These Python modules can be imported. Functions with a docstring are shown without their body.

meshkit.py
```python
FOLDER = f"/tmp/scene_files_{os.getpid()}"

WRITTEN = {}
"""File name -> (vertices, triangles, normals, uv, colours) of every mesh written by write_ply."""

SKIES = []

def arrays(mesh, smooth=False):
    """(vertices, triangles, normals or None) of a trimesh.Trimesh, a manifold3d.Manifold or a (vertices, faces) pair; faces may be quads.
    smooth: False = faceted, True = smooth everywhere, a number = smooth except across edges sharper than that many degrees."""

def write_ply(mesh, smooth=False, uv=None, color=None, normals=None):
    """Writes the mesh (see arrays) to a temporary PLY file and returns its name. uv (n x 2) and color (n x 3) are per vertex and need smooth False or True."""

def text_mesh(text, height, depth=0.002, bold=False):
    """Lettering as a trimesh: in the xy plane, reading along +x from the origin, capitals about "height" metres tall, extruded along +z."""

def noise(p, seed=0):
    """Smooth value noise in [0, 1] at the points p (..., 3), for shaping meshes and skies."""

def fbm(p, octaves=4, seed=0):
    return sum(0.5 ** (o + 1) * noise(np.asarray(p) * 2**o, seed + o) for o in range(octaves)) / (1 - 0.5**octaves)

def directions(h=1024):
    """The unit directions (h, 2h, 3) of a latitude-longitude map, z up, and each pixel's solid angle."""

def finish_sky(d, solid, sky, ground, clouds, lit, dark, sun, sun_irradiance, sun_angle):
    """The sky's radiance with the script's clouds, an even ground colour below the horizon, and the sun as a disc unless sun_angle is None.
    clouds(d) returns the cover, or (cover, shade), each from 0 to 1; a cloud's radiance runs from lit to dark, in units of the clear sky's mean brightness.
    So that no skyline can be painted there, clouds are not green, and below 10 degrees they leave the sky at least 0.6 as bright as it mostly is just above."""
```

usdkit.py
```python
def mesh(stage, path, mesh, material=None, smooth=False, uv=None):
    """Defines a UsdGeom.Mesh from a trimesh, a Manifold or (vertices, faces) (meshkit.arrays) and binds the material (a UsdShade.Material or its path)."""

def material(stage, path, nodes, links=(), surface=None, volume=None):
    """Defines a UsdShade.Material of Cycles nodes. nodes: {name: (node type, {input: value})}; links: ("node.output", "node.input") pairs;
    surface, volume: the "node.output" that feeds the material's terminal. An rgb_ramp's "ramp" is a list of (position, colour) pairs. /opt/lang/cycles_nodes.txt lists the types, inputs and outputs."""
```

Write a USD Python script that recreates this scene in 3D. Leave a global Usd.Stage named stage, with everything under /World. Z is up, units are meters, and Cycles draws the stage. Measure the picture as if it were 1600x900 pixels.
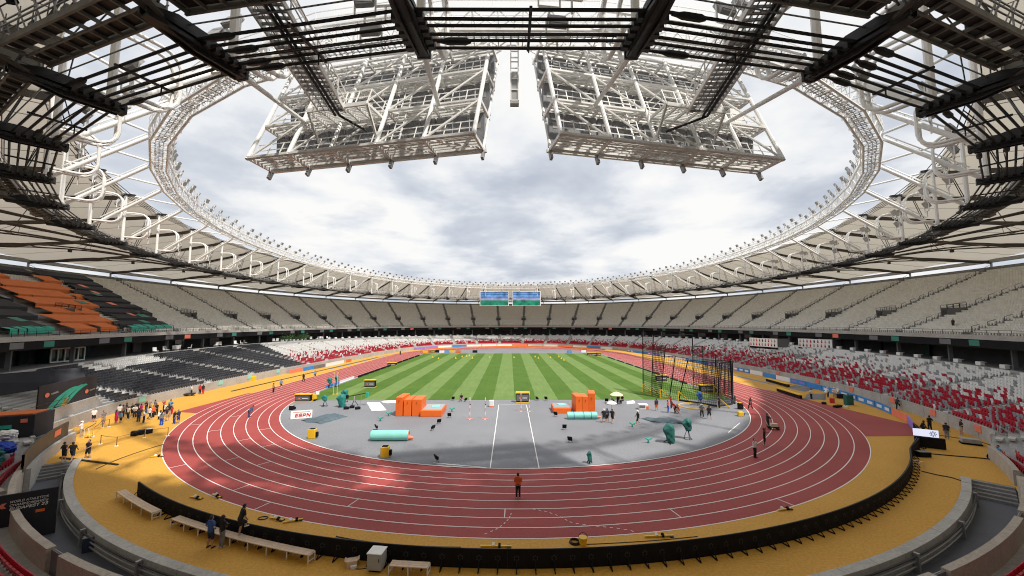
import math, random, numpy as np, trimesh, shapely, usdkit, meshkit
from shapely.geometry import Polygon, LineString, Point
from manifold3d import Manifold, OpType
from pxr import Usd, UsdGeom, UsdLux, UsdShade, Gf, Sdf, Vt

stage = Usd.Stage.CreateInMemory()
UsdGeom.SetStageUpAxis(stage, 'Z')
UsdGeom.Xform.Define(stage, '/World')
UsdGeom.Scope.Define(stage, '/World/Looks')
rng = np.random.default_rng(7)
random.seed(7)

# ------------------------------------------------------------------ camera, sky, sun, exposure
CAM = np.array([-.8313, -113.8407, 12.7478]); PITCH, YAW, ROLL, FPX = .0888, .006, -.0008, 605.1
cam = UsdGeom.Camera.Define(stage, '/World/camera')
_f = np.array([math.sin(YAW) * math.cos(PITCH), math.cos(YAW) * math.cos(PITCH), math.sin(PITCH)])
_r0 = np.array([math.cos(YAW), -math.sin(YAW), 0.]); _u0 = np.cross(_r0, _f)
_r = math.cos(ROLL) * _r0 + math.sin(ROLL) * _u0; _u = -math.sin(ROLL) * _r0 + math.cos(ROLL) * _u0
M4 = np.eye(4); M4[0, :3], M4[1, :3], M4[2, :3], M4[3, :3] = _r, _u, -_f, CAM
cam.AddTransformOp().Set(Gf.Matrix4d(*M4.ravel().tolist()))
cam.CreateHorizontalApertureAttr(36.0); cam.CreateVerticalApertureAttr(36.0 * 9 / 16)
cam.CreateFocalLengthAttr(36.0 * FPX / 1600)
cam.CreateExposureAttr(0.27)
SUN = np.array([.45, -.445, 1.]); SUN /= np.linalg.norm(SUN)
ELEV, ROT = math.asin(SUN[2]), math.atan2(SUN[0], SUN[1])
sun = UsdLux.DistantLight.Define(stage, '/World/sun')
sun.CreateIntensityAttr(1.05); sun.CreateAngleAttr(1.8); sun.CreateColorAttr(Gf.Vec3f(1, .95, .88))
sun.GetPrim().CreateAttribute('inputs:normalize', Sdf.ValueTypeNames.Bool).Set(True)
_z = SUN; _x = np.cross([0, 0, 1.], _z); _x /= np.linalg.norm(_x); _y = np.cross(_z, _x)
L4 = np.eye(4); L4[0, :3], L4[1, :3], L4[2, :3] = _x, _y, _z
UsdGeom.Xformable(sun).AddTransformOp().Set(Gf.Matrix4d(*L4.ravel().tolist()))
dome = UsdLux.DomeLight.Define(stage, '/World/sky'); dome.CreateIntensityAttr(1.0)
SKYS = 0.1
sky_mat = usdkit.material(stage, '/World/Looks/sky', {
    'tc': ('texture_coordinate', {}), 'sep': ('separate_xyz', {}),
    'zz': ('math', {'math_type': 'maximum', 'value2': 0.0}), 'za': ('math', {'math_type': 'add', 'value2': 0.16}),
    'px': ('math', {'math_type': 'divide'}), 'py': ('math', {'math_type': 'divide'}), 'cmb': ('combine_xyz', {'z': 0.37}),
    'n1': ('noise_texture', {'scale': 1.15, 'detail': 10.0, 'roughness': 0.54, 'distortion': 0.12}),
    'n2': ('noise_texture', {'scale': 0.6, 'detail': 6.0, 'roughness': 0.55}),
    'off': ('vector_math', {'math_type': 'add', 'vector2': (7.3, 2.1, 0)}),
    'cov': ('map_range', {'from_min': 0.20, 'from_max': 0.34, 'to_min': 0.0, 'to_max': 1.0, 'clamp': True}),
    'shade': ('rgb_ramp', {'ramp': [(0.34, (4.2, 4.6, 5.35)), (0.44, (5.4, 5.75, 6.35)), (0.505, (6.9, 7.1, 7.4)), (0.59, (8.1, 8.05, 7.95))]}),
    'sky': ('sky_texture', {'sky_type': 'single_scattering', 'sun_disc': False, 'sun_elevation': ELEV, 'sun_rotation': ROT}),
    'mx': ('mix_color', {'use_clamp': False}), 'bg': ('background_shader', {'strength': SKYS})},
    [('tc.generated', 'sep.vector'), ('sep.z', 'zz.value1'), ('zz.value', 'za.value1'),
     ('sep.x', 'px.value1'), ('za.value', 'px.value2'), ('sep.y', 'py.value1'), ('za.value', 'py.value2'),
     ('px.value', 'cmb.x'), ('py.value', 'cmb.y'), ('cmb.vector', 'n1.vector'), ('cmb.vector', 'off.vector1'), ('off.vector', 'n2.vector'),
     ('n2.fac', 'cov.value'), ('n1.fac', 'shade.fac'), ('cov.result', 'mx.fac'), ('sky.color', 'mx.a'), ('shade.color', 'mx.b'), ('mx.result', 'bg.color')],
    surface='bg.background')
UsdShade.MaterialBindingAPI.Apply(dome.GetPrim()).Bind(sky_mat)
dome.GetPrim().SetCustomDataByKey('kind', 'structure')


def at(px, py, z=0.0):
    """The point of the height z that the photograph's pixel shows."""
    d = _f + (px - 800) / FPX * _r - (py - 450) / FPX * _u
    return CAM + (z - CAM[2]) / d[2] * d


# ------------------------------------------------------------------ materials
MATS = {}


def mat(name, color, rough=.6, metal=0., noise=0., scale=3., bump=0., spec=.5, coat=0., var=0., detail=5.):
    """A plain surface whose colour wanders by noise (share of itself) and whose relief is bump."""
    if name in MATS:
        return MATS[name]
    nodes = {'p': ('principled_bsdf', {'base_color': color, 'roughness': rough, 'metallic': metal, 'specular_ior_level': spec, 'coat_weight': coat})}
    links = []
    if noise or bump:
        nodes['g'] = ('geometry', {})
        nodes['n'] = ('noise_texture', {'scale': scale, 'detail': detail, 'roughness': .62})
        links.append(('g.position', 'n.vector'))
    if noise:
        lo = tuple(c * (1 - noise) for c in color); hi = tuple(min(c * (1 + noise), .95) for c in color)
        nodes['r'] = ('rgb_ramp', {'ramp': [(.3, lo), (.7, hi)]})
        links += [('n.fac', 'r.fac'), ('r.color', 'p.base_color')]
    if var:
        nodes['oi'] = ('object_info', {})
        nodes['mr'] = ('map_range', {'to_min': 1 - var, 'to_max': 1 + var})
        nodes['hv'] = ('hsv', {'color': color})
        links += [('oi.random', 'mr.value'), ('mr.result', 'hv.value'), ('hv.color', 'p.base_color')]
        if noise:
            links = [l for l in links if l[1] != 'p.base_color'] + [('r.color', 'hv.color'), ('hv.color', 'p.base_color')]
    if bump:
        nodes['b'] = ('bump', {'strength': bump, 'distance': .05})
        links += [('n.fac', 'b.height'), ('b.normal', 'p.normal')]
    MATS[name] = usdkit.material(stage, '/World/Looks/' + name, nodes, links, surface='p.BSDF')
    return MATS[name]


def two_scale(name, c1, c2, s1, s2, rough, amount=.5, bump=.2):
    """Broad stains (scale s1) over a fine grain (scale s2)."""
    nodes = {'g': ('geometry', {}), 'n': ('noise_texture', {'scale': s1, 'detail': 6., 'roughness': .6}), 'm': ('noise_texture', {'scale': s2, 'detail': 2.}),
             'r': ('rgb_ramp', {'ramp': [(.32, c1), (.68, c2)]}), 'q': ('rgb_ramp', {'ramp': [(.3, (1 - amount * .5,) * 3), (.7, (1.,) * 3)]}),
             'x': ('mix_color', {'blend_type': 'multiply', 'fac': 1.}), 'b': ('bump', {'strength': bump, 'distance': .02}),
             'p': ('principled_bsdf', {'roughness': rough})}
    links = [('g.position', 'n.vector'), ('g.position', 'm.vector'), ('n.fac', 'r.fac'), ('m.fac', 'q.fac'), ('r.color', 'x.a'), ('q.color', 'x.b'),
             ('x.result', 'p.base_color'), ('m.fac', 'b.height'), ('b.normal', 'p.normal')]
    MATS[name] = usdkit.material(stage, '/World/Looks/' + name, nodes, links, surface='p.BSDF')
    return MATS[name]


two_scale('track_red', (.31, .044, .041), (.40, .066, .058), .13, 8., .75)
two_scale('apron_yellow', (.60, .305, .036), (.68, .358, .050), .14, 7., .75)
two_scale('infield_grey', (.20, .205, .225), (.245, .25, .27), .10, 6., .7)
two_scale('concrete_light', (.40, .38, .35), (.50, .48, .45), .5, 6., .85)
two_scale('concrete_beige', (.40, .35, .29), (.48, .42, .36), .7, 8., .85)
two_scale('concrete_grey', (.22, .215, .21), (.30, .29, .285), .6, 7., .85)
two_scale('concrete_step', (.34, .335, .325), (.42, .415, .405), .7, 7., .85)
two_scale('moat_blue', (.085, .095, .12), (.11, .12, .15), .6, 9., .6)
two_scale('asphalt', (.045, .045, .047), (.06, .06, .06), .05, 4., .9)
two_scale('step_pale', (.52, .50, .47), (.62, .60, .57), .6, 6., .8)
mat('white_paint', (.80, .79, .77), .6, noise=.06, scale=1.)
mat('line_white', (.78, .76, .73), .7, noise=.08, scale=2.)
mat('steel_white', (.82, .81, .78), .45, noise=.08, scale=.8)
mat('steel_grey', (.34, .34, .34), .5, noise=.15, scale=2., metal=.2)
mat('steel_beige', (.20, .19, .165), .6, noise=.2, scale=1.5)
mat('steel_dark', (.018, .018, .020), .5, noise=.3, scale=2.)
mat('steel_brown', (.075, .062, .048), .6, noise=.2, scale=1.)
mat('cable_black', (.012, .012, .014), .55)
mat('black_plastic', (.008, .008, .0095), .75, noise=.2, scale=2., spec=.2)
mat('black_matt', (.02, .02, .022), .8)
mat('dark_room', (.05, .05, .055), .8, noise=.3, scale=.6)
mat('grey_panel', (.14, .14, .15), .5, noise=.12, scale=.7)
mat('screen_back', (.20, .205, .22), .5, noise=.2, scale=2.)
mat('rail_grey', (.30, .30, .31), .4, metal=.5)
mat('seat_cream', (.78, .75, .68), .45, var=.08)
mat('seat_white', (.80, .79, .77), .4, var=.05)
mat('seat_red', (.42, .010, .030), .4, var=.15)
mat('seat_grey', (.31, .32, .33), .45, var=.12)
mat('seat_charcoal', (.050, .052, .062), .4, var=.25)
mat('orange_vinyl', (.80, .14, .015), .45, noise=.05, scale=1.)
mat('orange_cloth', (.62, .15, .03), .7, noise=.1, scale=.8)
mat('navy_cloth', (.015, .016, .024), .75, noise=.25, scale=1.)
mat('teal', (.02, .36, .27), .6, noise=.1, scale=1.)
mat('teal_ribbon', (.02, .20, .15), .5)
mat('teal_cover', (.014, .19, .165), .65, noise=.3, scale=3., bump=.5)
mat('teal_cloth', (.012, .12, .105), .7, noise=.2, scale=1.5)
mat('mint_vinyl', (.24, .62, .55), .5, noise=.05, scale=1.)
mat('yellow_paint', (.78, .47, .02), .45, noise=.08, scale=2.)
mat('wood', (.66, .49, .35), .55, noise=.12, scale=5.)
mat('slate_cloth', (.075, .11, .13), .7, noise=.25, scale=2.)
mat('cloth_white', (.78, .77, .75), .8)
mat('blue_print', (.03, .22, .60), .5, noise=.1, scale=.5)
mat('lilac_print', (.26, .18, .62), .5, noise=.1, scale=.5)
mat('salmon_print', (.80, .20, .12), .5, noise=.1, scale=.5)
mat('white_print', (.72, .73, .78), .5)
two_scale('aisle_dark', (.13, .13, .135), (.18, .18, .185), .8, 6., .85)
mat('cabinet_grey', (.42, .43, .44), .5, noise=.08, scale=2.)
mat('hedge_green', (.035, .075, .02), .8, noise=.5, scale=3.)
mat('mark_grey', (.045, .045, .048), .6)
for n, c in dict(skin=(.50, .27, .19), skin_dark=(.13, .065, .04), hair=(.03, .02, .015), hair_fair=(.25, .17, .09), cloth_black=(.012, .012, .014), cloth_navy=(.015, .025, .06), cloth_blue=(.03, .10, .32),
                 cloth_red=(.55, .02, .02), cloth_orange=(.75, .13, .02), cloth_pink=(.60, .02, .16), cloth_tan=(.42, .32, .22), cloth_grey=(.20, .20, .21), cloth_denim=(.05, .08, .16), cloth_royal=(.02, .06, .40), shoe=(.5, .5, .5), cloth_yellow=(.75, .5, .03), cloth_sky=(.10, .30, .55)).items():
    mat(n, c, .75, noise=.12, scale=6.)
for n, c, r in (('glass_blue', (.03, .045, .055), .08), ('glass_green', (.02, .05, .045), .08)):
    mat(n, c, r)
# the mown grass: stripes 3.6 m wide along the pitch
MATS['grass'] = usdkit.material(stage, '/World/Looks/grass', {
    'g': ('geometry', {}), 's': ('separate_xyz', {}), 'nw': ('noise_texture', {'scale': .5, 'detail': 2.}), 'nm': ('map_range', {'to_min': -.18, 'to_max': .18}), 'ad': ('math', {'math_type': 'add'}),
    'd': ('math', {'math_type': 'divide', 'value2': 7.2}), 'f': ('math', {'math_type': 'fraction'}), 'a1': ('math', {'math_type': 'add', 'value2': 20.}),
    'st': ('map_range', {'range_type': 'smoothstep', 'from_min': .485, 'from_max': .515, 'clamp': True}),
    'n': ('noise_texture', {'scale': .16, 'detail': 7., 'roughness': .65}), 'n2': ('noise_texture', {'scale': 14., 'detail': 3.}),
    'map': ('mapping', {'mapping_type': 'point', 'scale': (1., .12, 1.)}), 'n3': ('noise_texture', {'scale': 1.6, 'detail': 4.}),
    'dk': ('rgb_ramp', {'ramp': [(.3, (.055, .125, .012)), (.7, (.085, .160, .018))]}), 'lt': ('rgb_ramp', {'ramp': [(.3, (.125, .205, .050)), (.7, (.162, .240, .070))]}),
    'm': ('mix_color', {}), 'q': ('rgb_ramp', {'ramp': [(.25, (.80, .80, .80)), (.75, (1.1, 1.1, 1.1))]}), 'q3': ('rgb_ramp', {'ramp': [(.3, (.88, .89, .90)), (.7, (1.06, 1.05, 1.03))]}), 'x': ('mix_color', {'blend_type': 'multiply', 'fac': 1., 'use_clamp': False}), 'x3': ('mix_color', {'blend_type': 'multiply', 'fac': 1., 'use_clamp': False}),
    'b': ('bump', {'strength': .5, 'distance': .03}), 'p': ('principled_bsdf', {'roughness': .85, 'specular_ior_level': .25})},
    [('g.position', 's.vector'), ('g.position', 'nw.vector'), ('nw.fac', 'nm.value'), ('s.x', 'ad.value1'), ('nm.result', 'ad.value2'), ('ad.value', 'd.value1'), ('d.value', 'a1.value1'), ('a1.value', 'f.value1'), ('f.value', 'st.value'),
     ('g.position', 'n.vector'), ('g.position', 'n2.vector'), ('g.position', 'map.vector'), ('map.vector', 'n3.vector'), ('n.fac', 'dk.fac'), ('n.fac', 'lt.fac'), ('st.result', 'm.fac'), ('dk.color', 'm.a'), ('lt.color', 'm.b'),
     ('n2.fac', 'q.fac'), ('n3.fac', 'q3.fac'), ('m.result', 'x.a'), ('q.color', 'x.b'), ('x.result', 'x3.a'), ('q3.color', 'x3.b'), ('x3.result', 'p.base_color'), ('n2.fac', 'b.height'), ('b.normal', 'p.normal')], surface='p.BSDF')
# roof fabric: lets some daylight through
MATS['membrane'] = usdkit.material(stage, '/World/Looks/membrane', {
    'g': ('geometry', {}), 'n': ('noise_texture', {'scale': .35, 'detail': 5.}), 'r': ('rgb_ramp', {'ramp': [(.3, (.56, .53, .47)), (.7, (.64, .61, .55))]}),
    'd': ('diffuse_bsdf', {}), 't': ('translucent_bsdf', {'color': (.62, .58, .50)}), 'm': ('mix_closure', {'fac': .30})},
    [('g.position', 'n.vector'), ('n.fac', 'r.fac'), ('r.color', 'd.color'), ('d.BSDF', 'm.closure1'), ('t.BSDF', 'm.closure2')], surface='m.closure')
# a lit video screen showing a blue, pink and green picture
MATS['screen'] = usdkit.material(stage, '/World/Looks/screen', {
    'g': ('geometry', {}), 's': ('separate_xyz', {}), 'z': ('map_range', {'from_min': 21.9, 'from_max': 29.0}),
    'r': ('rgb_ramp', {'ramp': [(0, (.03, .22, .14)), (.37, (.03, .24, .15)), (.385, (.35, .30, .42)), (.47, (.38, .34, .50)), (.55, (.20, .27, .52)), (.63, (.10, .20, .50)), (.70, (.22, .42, .70)), (.80, (.05, .15, .38)), (.9, (.14, .32, .60)), (1, (.07, .10, .2))]}),
    'n': ('noise_texture', {'scale': .5, 'detail': 5.}), 'nm': ('map_range', {'from_min': .3, 'from_max': .7, 'to_min': .6, 'to_max': 1.5}), 'x': ('mix_color', {'blend_type': 'multiply', 'fac': 1., 'use_clamp': False}), 'e': ('emission', {'strength': .85})},
    [('g.position', 's.vector'), ('s.z', 'z.value'), ('z.result', 'r.fac'), ('g.position', 'n.vector'), ('n.fac', 'nm.value'), ('r.color', 'x.a'), ('nm.result', 'x.b'), ('x.result', 'e.color')], surface='e.emission')
MATS['led_white'] = usdkit.material(stage, '/World/Looks/led_white', {'e': ('emission', {'color': (.80, .82, 1.), 'strength': .8})}, surface='e.emission')
MATS['clear_pane'] = usdkit.material(stage, '/World/Looks/clear_pane', {'t': ('transparent_bsdf', {'color': (.85, .9, .9)}), 'g': ('glossy_bsdf', {'roughness': .05}), 'f': ('fresnel', {'IOR': 1.5}), 'm': ('mix_closure', {})},
    [('f.fac', 'm.fac'), ('t.BSDF', 'm.closure1'), ('g.BSDF', 'm.closure2')], surface='m.closure')

# ------------------------------------------------------------------ scene helpers
COUNT = {}


def numbered(parent, name):
    k = COUNT.get((parent, name), 0); COUNT[(parent, name)] = k + 1
    return f'{parent}/{name}' + (f'_{k:03d}' if k else '')


def tag(prim, label=None, cat=None, group=None, kind=None):
    prim = prim.GetPrim() if hasattr(prim, 'GetPrim') else prim
    for key, v in (('label', label), ('category', cat), ('group', group), ('kind', kind)):
        if v: prim.SetCustomDataByKey(key, v)
    return prim


def thing(name, label, cat, loc=(0, 0, 0), rz=0., group=None, kind=None):
    x = UsdGeom.Xform.Define(stage, numbered('/World', name))
    x.AddTranslateOp().Set(Gf.Vec3d(*map(float, loc)))
    if rz: x.AddRotateZOp().Set(math.degrees(rz))
    return tag(x, label, cat, group, kind)


def copy_of(src, name, label, cat, loc, rz=0., group=None, scale=None, rx=0.):
    x = UsdGeom.Xform.Define(stage, numbered('/World', name))
    x.GetPrim().GetReferences().AddInternalReference(src.GetPath() if hasattr(src, 'GetPath') else src)
    x.ClearXformOpOrder()
    x.AddTranslateOp(opSuffix='put').Set(Gf.Vec3d(*map(float, loc)))
    if rz: x.AddRotateZOp(opSuffix='put').Set(math.degrees(rz))
    if rx: x.AddRotateXOp(opSuffix='put').Set(math.degrees(rx))
    if scale: x.AddScaleOp(opSuffix='put').Set(Gf.Vec3f(*scale) if not np.isscalar(scale) else Gf.Vec3f(scale, scale, scale))
    x.GetPrim().SetInstanceable(True)
    return tag(x, label, cat, group)


def proto(name):
    """A class prim that copies reference."""
    return stage.CreateClassPrim('/World/' + name)


def path_of(parent):
    return '/World' if parent is None else str(parent.GetPath())


class B:
    """Collects shapes for one mesh."""
    def __init__(s): s.v, s.f, s.n = [], [], 0

    def raw(s, v, f):
        v = np.asarray(v, float); f = np.asarray(f, int)
        if f.shape[1] == 4: f = np.vstack([f[:, [0, 1, 2]], f[:, [0, 2, 3]]])
        s.v.append(v); s.f.append(f + s.n); s.n += len(v)
        return s

    def tm(s, m):
        v, f, _ = meshkit.arrays(m); return s.raw(v, f)

    def box(s, c, d, rz=0., rx=0., ry=0.):
        v = np.array([[x, y, z] for x in (-.5, .5) for y in (-.5, .5) for z in (-.5, .5)]) * np.asarray(d, float)
        if rx: v = v @ rot('x', rx).T
        if ry: v = v @ rot('y', ry).T
        if rz: v = v @ rot('z', rz).T
        return s.raw(v + np.asarray(c, float), BOXF)

    def bar(s, p, q, w, h=None, up=(0, 0, 1)):
        """A rectangular bar from p to q, w wide and h high."""
        p, q = np.asarray(p, float), np.asarray(q, float); h = h or w
        d = q - p; L = np.linalg.norm(d); d /= L
        a = np.cross(d, up)
        if np.linalg.norm(a) < 1e-3: a = np.cross(d, [1., 0, 0])
        a /= np.linalg.norm(a); b = np.cross(a, d)
        v = [e + i * w / 2 * a + j * h / 2 * b for i in (-1, 1) for e in (p, q) for j in (-1, 1)]
        return s.raw(v, BOXF)

    def tube(s, pts, r, sides=6, closed=False, cap=True):
        p = np.asarray(pts, float); n = len(p)
        t = (np.roll(p, -1, 0) - np.roll(p, 1, 0)) if closed else np.gradient(p, axis=0)
        t /= np.linalg.norm(t, axis=1, keepdims=True) + 1e-12
        ref = np.where(np.abs(t[:, 2:3]) < .95, [[0, 0, 1.]], [[1., 0, 0]])
        if not closed and (np.abs(t[:, 2]) >= .95).any(): ref = np.broadcast_to([[.31, .95, .05]], p.shape)
        a = np.cross(t, ref); a /= np.linalg.norm(a, axis=1, keepdims=True) + 1e-12; b = np.cross(a, t)
        an = np.arange(sides) * 2 * math.pi / sides + math.pi / sides
        rr = np.broadcast_to(r, (n,))[:, None, None]
        v = p[:, None] + rr * (np.cos(an)[None, :, None] * a[:, None] + np.sin(an)[None, :, None] * b[:, None])
        m = n if closed else n - 1
        i, j = np.meshgrid(np.arange(m), np.arange(sides), indexing='ij')
        i2 = (i + 1) % n; j2 = (j + 1) % sides
        q = np.stack([i * sides + j, i * sides + j2, i2 * sides + j2, i2 * sides + j], -1).reshape(-1, 4)
        f = np.vstack([q[:, [0, 1, 2]], q[:, [0, 2, 3]]])
        if cap and not closed:
            f = np.vstack([f] + [[[0, k, k + 1]] for k in range(1, sides - 1)] + [[[(n - 1) * sides, (n - 1) * sides + k + 1, (n - 1) * sides + k]] for k in range(1, sides - 1)])
        return s.raw(v.reshape(-1, 3), f)

    def prism(s, poly, z0, z1, tr=None):
        m = trimesh.creation.extrude_polygon(poly, z1 - z0, engine='earcut'); m.apply_translation([0, 0, z0])
        if tr is not None: m.apply_transform(tr)
        return s.tm(m)

    def cyl(s, c, r, h, sides=12, r2=None):
        return s.tube([np.asarray(c, float), np.asarray(c, float) + [0, 0, h]], [r, r if r2 is None else r2], sides)

    def build(s, name, m, parent=None, smooth=False, **kw):
        v, f = np.vstack(s.v), np.vstack(s.f)
        o = usdkit.mesh(stage, numbered(path_of(parent), name), (v, f), MATS[m], smooth=smooth)
        return tag(o, **kw)


BOXF = np.array([[0, 1, 3], [0, 3, 2], [4, 6, 7], [4, 7, 5], [0, 4, 5], [0, 5, 1], [2, 3, 7], [2, 7, 6], [0, 2, 6], [0, 6, 4], [1, 5, 7], [1, 7, 3]])


def rot(axis, a):
    c, s = math.cos(a), math.sin(a)
    return np.array({'x': [[1, 0, 0], [0, c, -s], [0, s, c]], 'y': [[c, 0, s], [0, 1, 0], [-s, 0, c]], 'z': [[c, -s, 0], [s, c, 0], [0, 0, 1]]}[axis], float)


def sheet(poly, z, name, m, parent=None, **kw):
    b = B()
    for g in getattr(poly, 'geoms', [poly]):
        v, f = trimesh.creation.triangulate_polygon(g, engine='earcut')
        b.raw(np.column_stack([v, np.full(len(v), z)]), f[:, ::1])
    return b.build(name, m, parent, **kw)


def ribbon(curves, closed=True):
    """Quads between successive curves (each n x 3, same n)."""
    c = np.array(curves); k, n = c.shape[:2]; m = n if closed else n - 1
    i, j = np.meshgrid(np.arange(k - 1), np.arange(m), indexing='ij'); j2 = (j + 1) % n
    return c.reshape(-1, 3), np.stack([i * n + j, i * n + j2, (i + 1) * n + j2, (i + 1) * n + j], -1).reshape(-1, 4)


# ------------------------------------------------------------------ plan curves of the stadium
from scipy.interpolate import PchipInterpolator
R_IN, LANE, CY = 36.5, 1.22, 42.2


def polar(points):
    p = np.array(points, float); th = np.unwrap(np.arctan2(p[:, 1], p[:, 0])); r = np.hypot(p[:, 0], p[:, 1]); o = np.argsort(th); th, r = th[o], r[o]
    th = np.concatenate([th - 2 * math.pi, th, th + 2 * math.pi]); r = np.concatenate([r, r, r]); f = PchipInterpolator(th, r)
    return lambda t: f(np.mod(np.asarray(t) + math.pi / 2, 2 * math.pi) - math.pi / 2)


_near = [(56.0 * math.sin(a), -CY - 56.0 * math.cos(a)) for a in np.linspace(-.93, .93, 25)]
_wall = _near + [(48.6, -73.2), (52.9, -65.5), (55.8, -58), (58.5, -48), (60.5, -36), (61.5, -20), (61.5, 0), (60, 20), (57, 42), (50, 66), (38, 84), (20, 95.5), (0, 99.5),
                 (-20, 95.5), (-37, 84), (-46.5, 66), (-51.5, 42), (-54, 20), (-55.5, 0), (-57, -20), (-57.5, -36), (-57.3, -48), (-56.5, -58), (-53.5, -66), (-49.0, -73.2)]
RW = polar(_wall)


def superell(a, b, n, t):
    c, s = np.abs(np.cos(t)), np.abs(np.sin(t))
    return ((c / a) ** n + (s / b) ** n) ** (-1 / n)


RF = lambda t: superell(79., 113., 2.3, t)
RB = lambda t: RF(t) - 1.2                      # back of the lower stand
RO = lambda t: superell(107.5, 141.5, 2.3, t)


def xy(R, t): t = np.asarray(t); r = R(t) if callable(R) else R; return np.stack([r * np.cos(t), r * np.sin(t)], -1)
def xyz(R, t, z): p = xy(R, t); return np.column_stack([p, np.broadcast_to(z, len(p))])


def equal_angles(R, n, start=-math.pi / 2, half=True):
    """Angles of n points at equal distance along the curve R."""
    t = np.linspace(0, 2 * math.pi, 6001) + start; p = xy(R, t); s = np.r_[0, np.cumsum(np.linalg.norm(np.diff(p, axis=0), axis=1))]
    return np.interp((np.arange(n) + (.5 if half else 0)) / n * s[-1], s, t)


TH = np.linspace(0, 2 * math.pi, 361)[:-1] - math.pi / 2


def inview(p, margin=.12):
    """Whether the points could be seen from about the photograph's place."""
    d = np.asarray(p) - CAM; z = d @ _f; x, y = d @ _r, d @ _u
    return (z > 1) & (np.abs(x) < z * (800 / FPX + margin) + 1.5) & (np.abs(y) < z * (450 / FPX + margin) + 1.5)


exec_sections = True
# ------------------------------------------------------------------ ground, track, infield
sheet(shapely.box(-900, -900, 900, 900), -1.6, 'ground', 'asphalt', kind='structure')


def arc(r, a0, a1, n=60, cy=-CY): return [(r * math.sin(a), cy - r * math.cos(a)) for a in np.linspace(a0, a1, n)]


def oval(r, n=90):
    return Polygon([(r * math.cos(a), -CY + r * math.sin(a)) for a in np.linspace(math.pi, 2 * math.pi, n)] + [(r * math.cos(a), CY + r * math.sin(a)) for a in np.linspace(0, math.pi, n)])


MA0, MA1 = -.848, .722                                        # the moat runs between these angles about the near bend's centre
moat_zone = Polygon(arc(53.1, MA0 - .036, MA1 + .036) + arc(55.85, MA1 + .036, MA0 - .036))
wall_poly = Polygon(xy(RW, np.linspace(0, 2 * math.pi, 721)[:-1]))
track_poly = oval(R_IN + 9 * LANE).difference(oval(R_IN))
chute_r = Polygon([(46.0, -36), (48.1, -40), (48.6, -55), (49.3, -64.6), (44.7, -69.3), (38.4, -69.4), (36, -60)]).difference(oval(R_IN + 9 * LANE))
chute_l = Polygon([(-44, -40), (-48.3, -42), (-48.6, -56.6), (-44.6, -57.6), (-42, -50)]).difference(oval(R_IN + 9 * LANE))
apron = wall_poly.difference(moat_zone).difference(oval(R_IN + 9 * LANE))
sheet(apron, 0.0, 'apron', 'apron_yellow', kind='structure')
trk = thing('running_track', 'red nine lane running track curving round the infield', 'running track', kind='structure')
sheet(oval(R_IN + 9 * LANE).difference(oval(R_IN - .02)), .004, 'track_surface', 'track_red', trk)
sheet(chute_r, .004, 'chute_surface', 'track_red', trk); sheet(chute_l, .004, 'chute_surface', 'track_red', trk)
for k in range(10):
    w = .075 if k else .11
    sheet(oval(R_IN + k * LANE + w / 2 + .02, 160).difference(oval(R_IN + k * LANE - w / 2 + .02, 160)), .008 + (.03 if k == 0 else 0), 'lane_line', 'line_white', trk)
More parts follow.
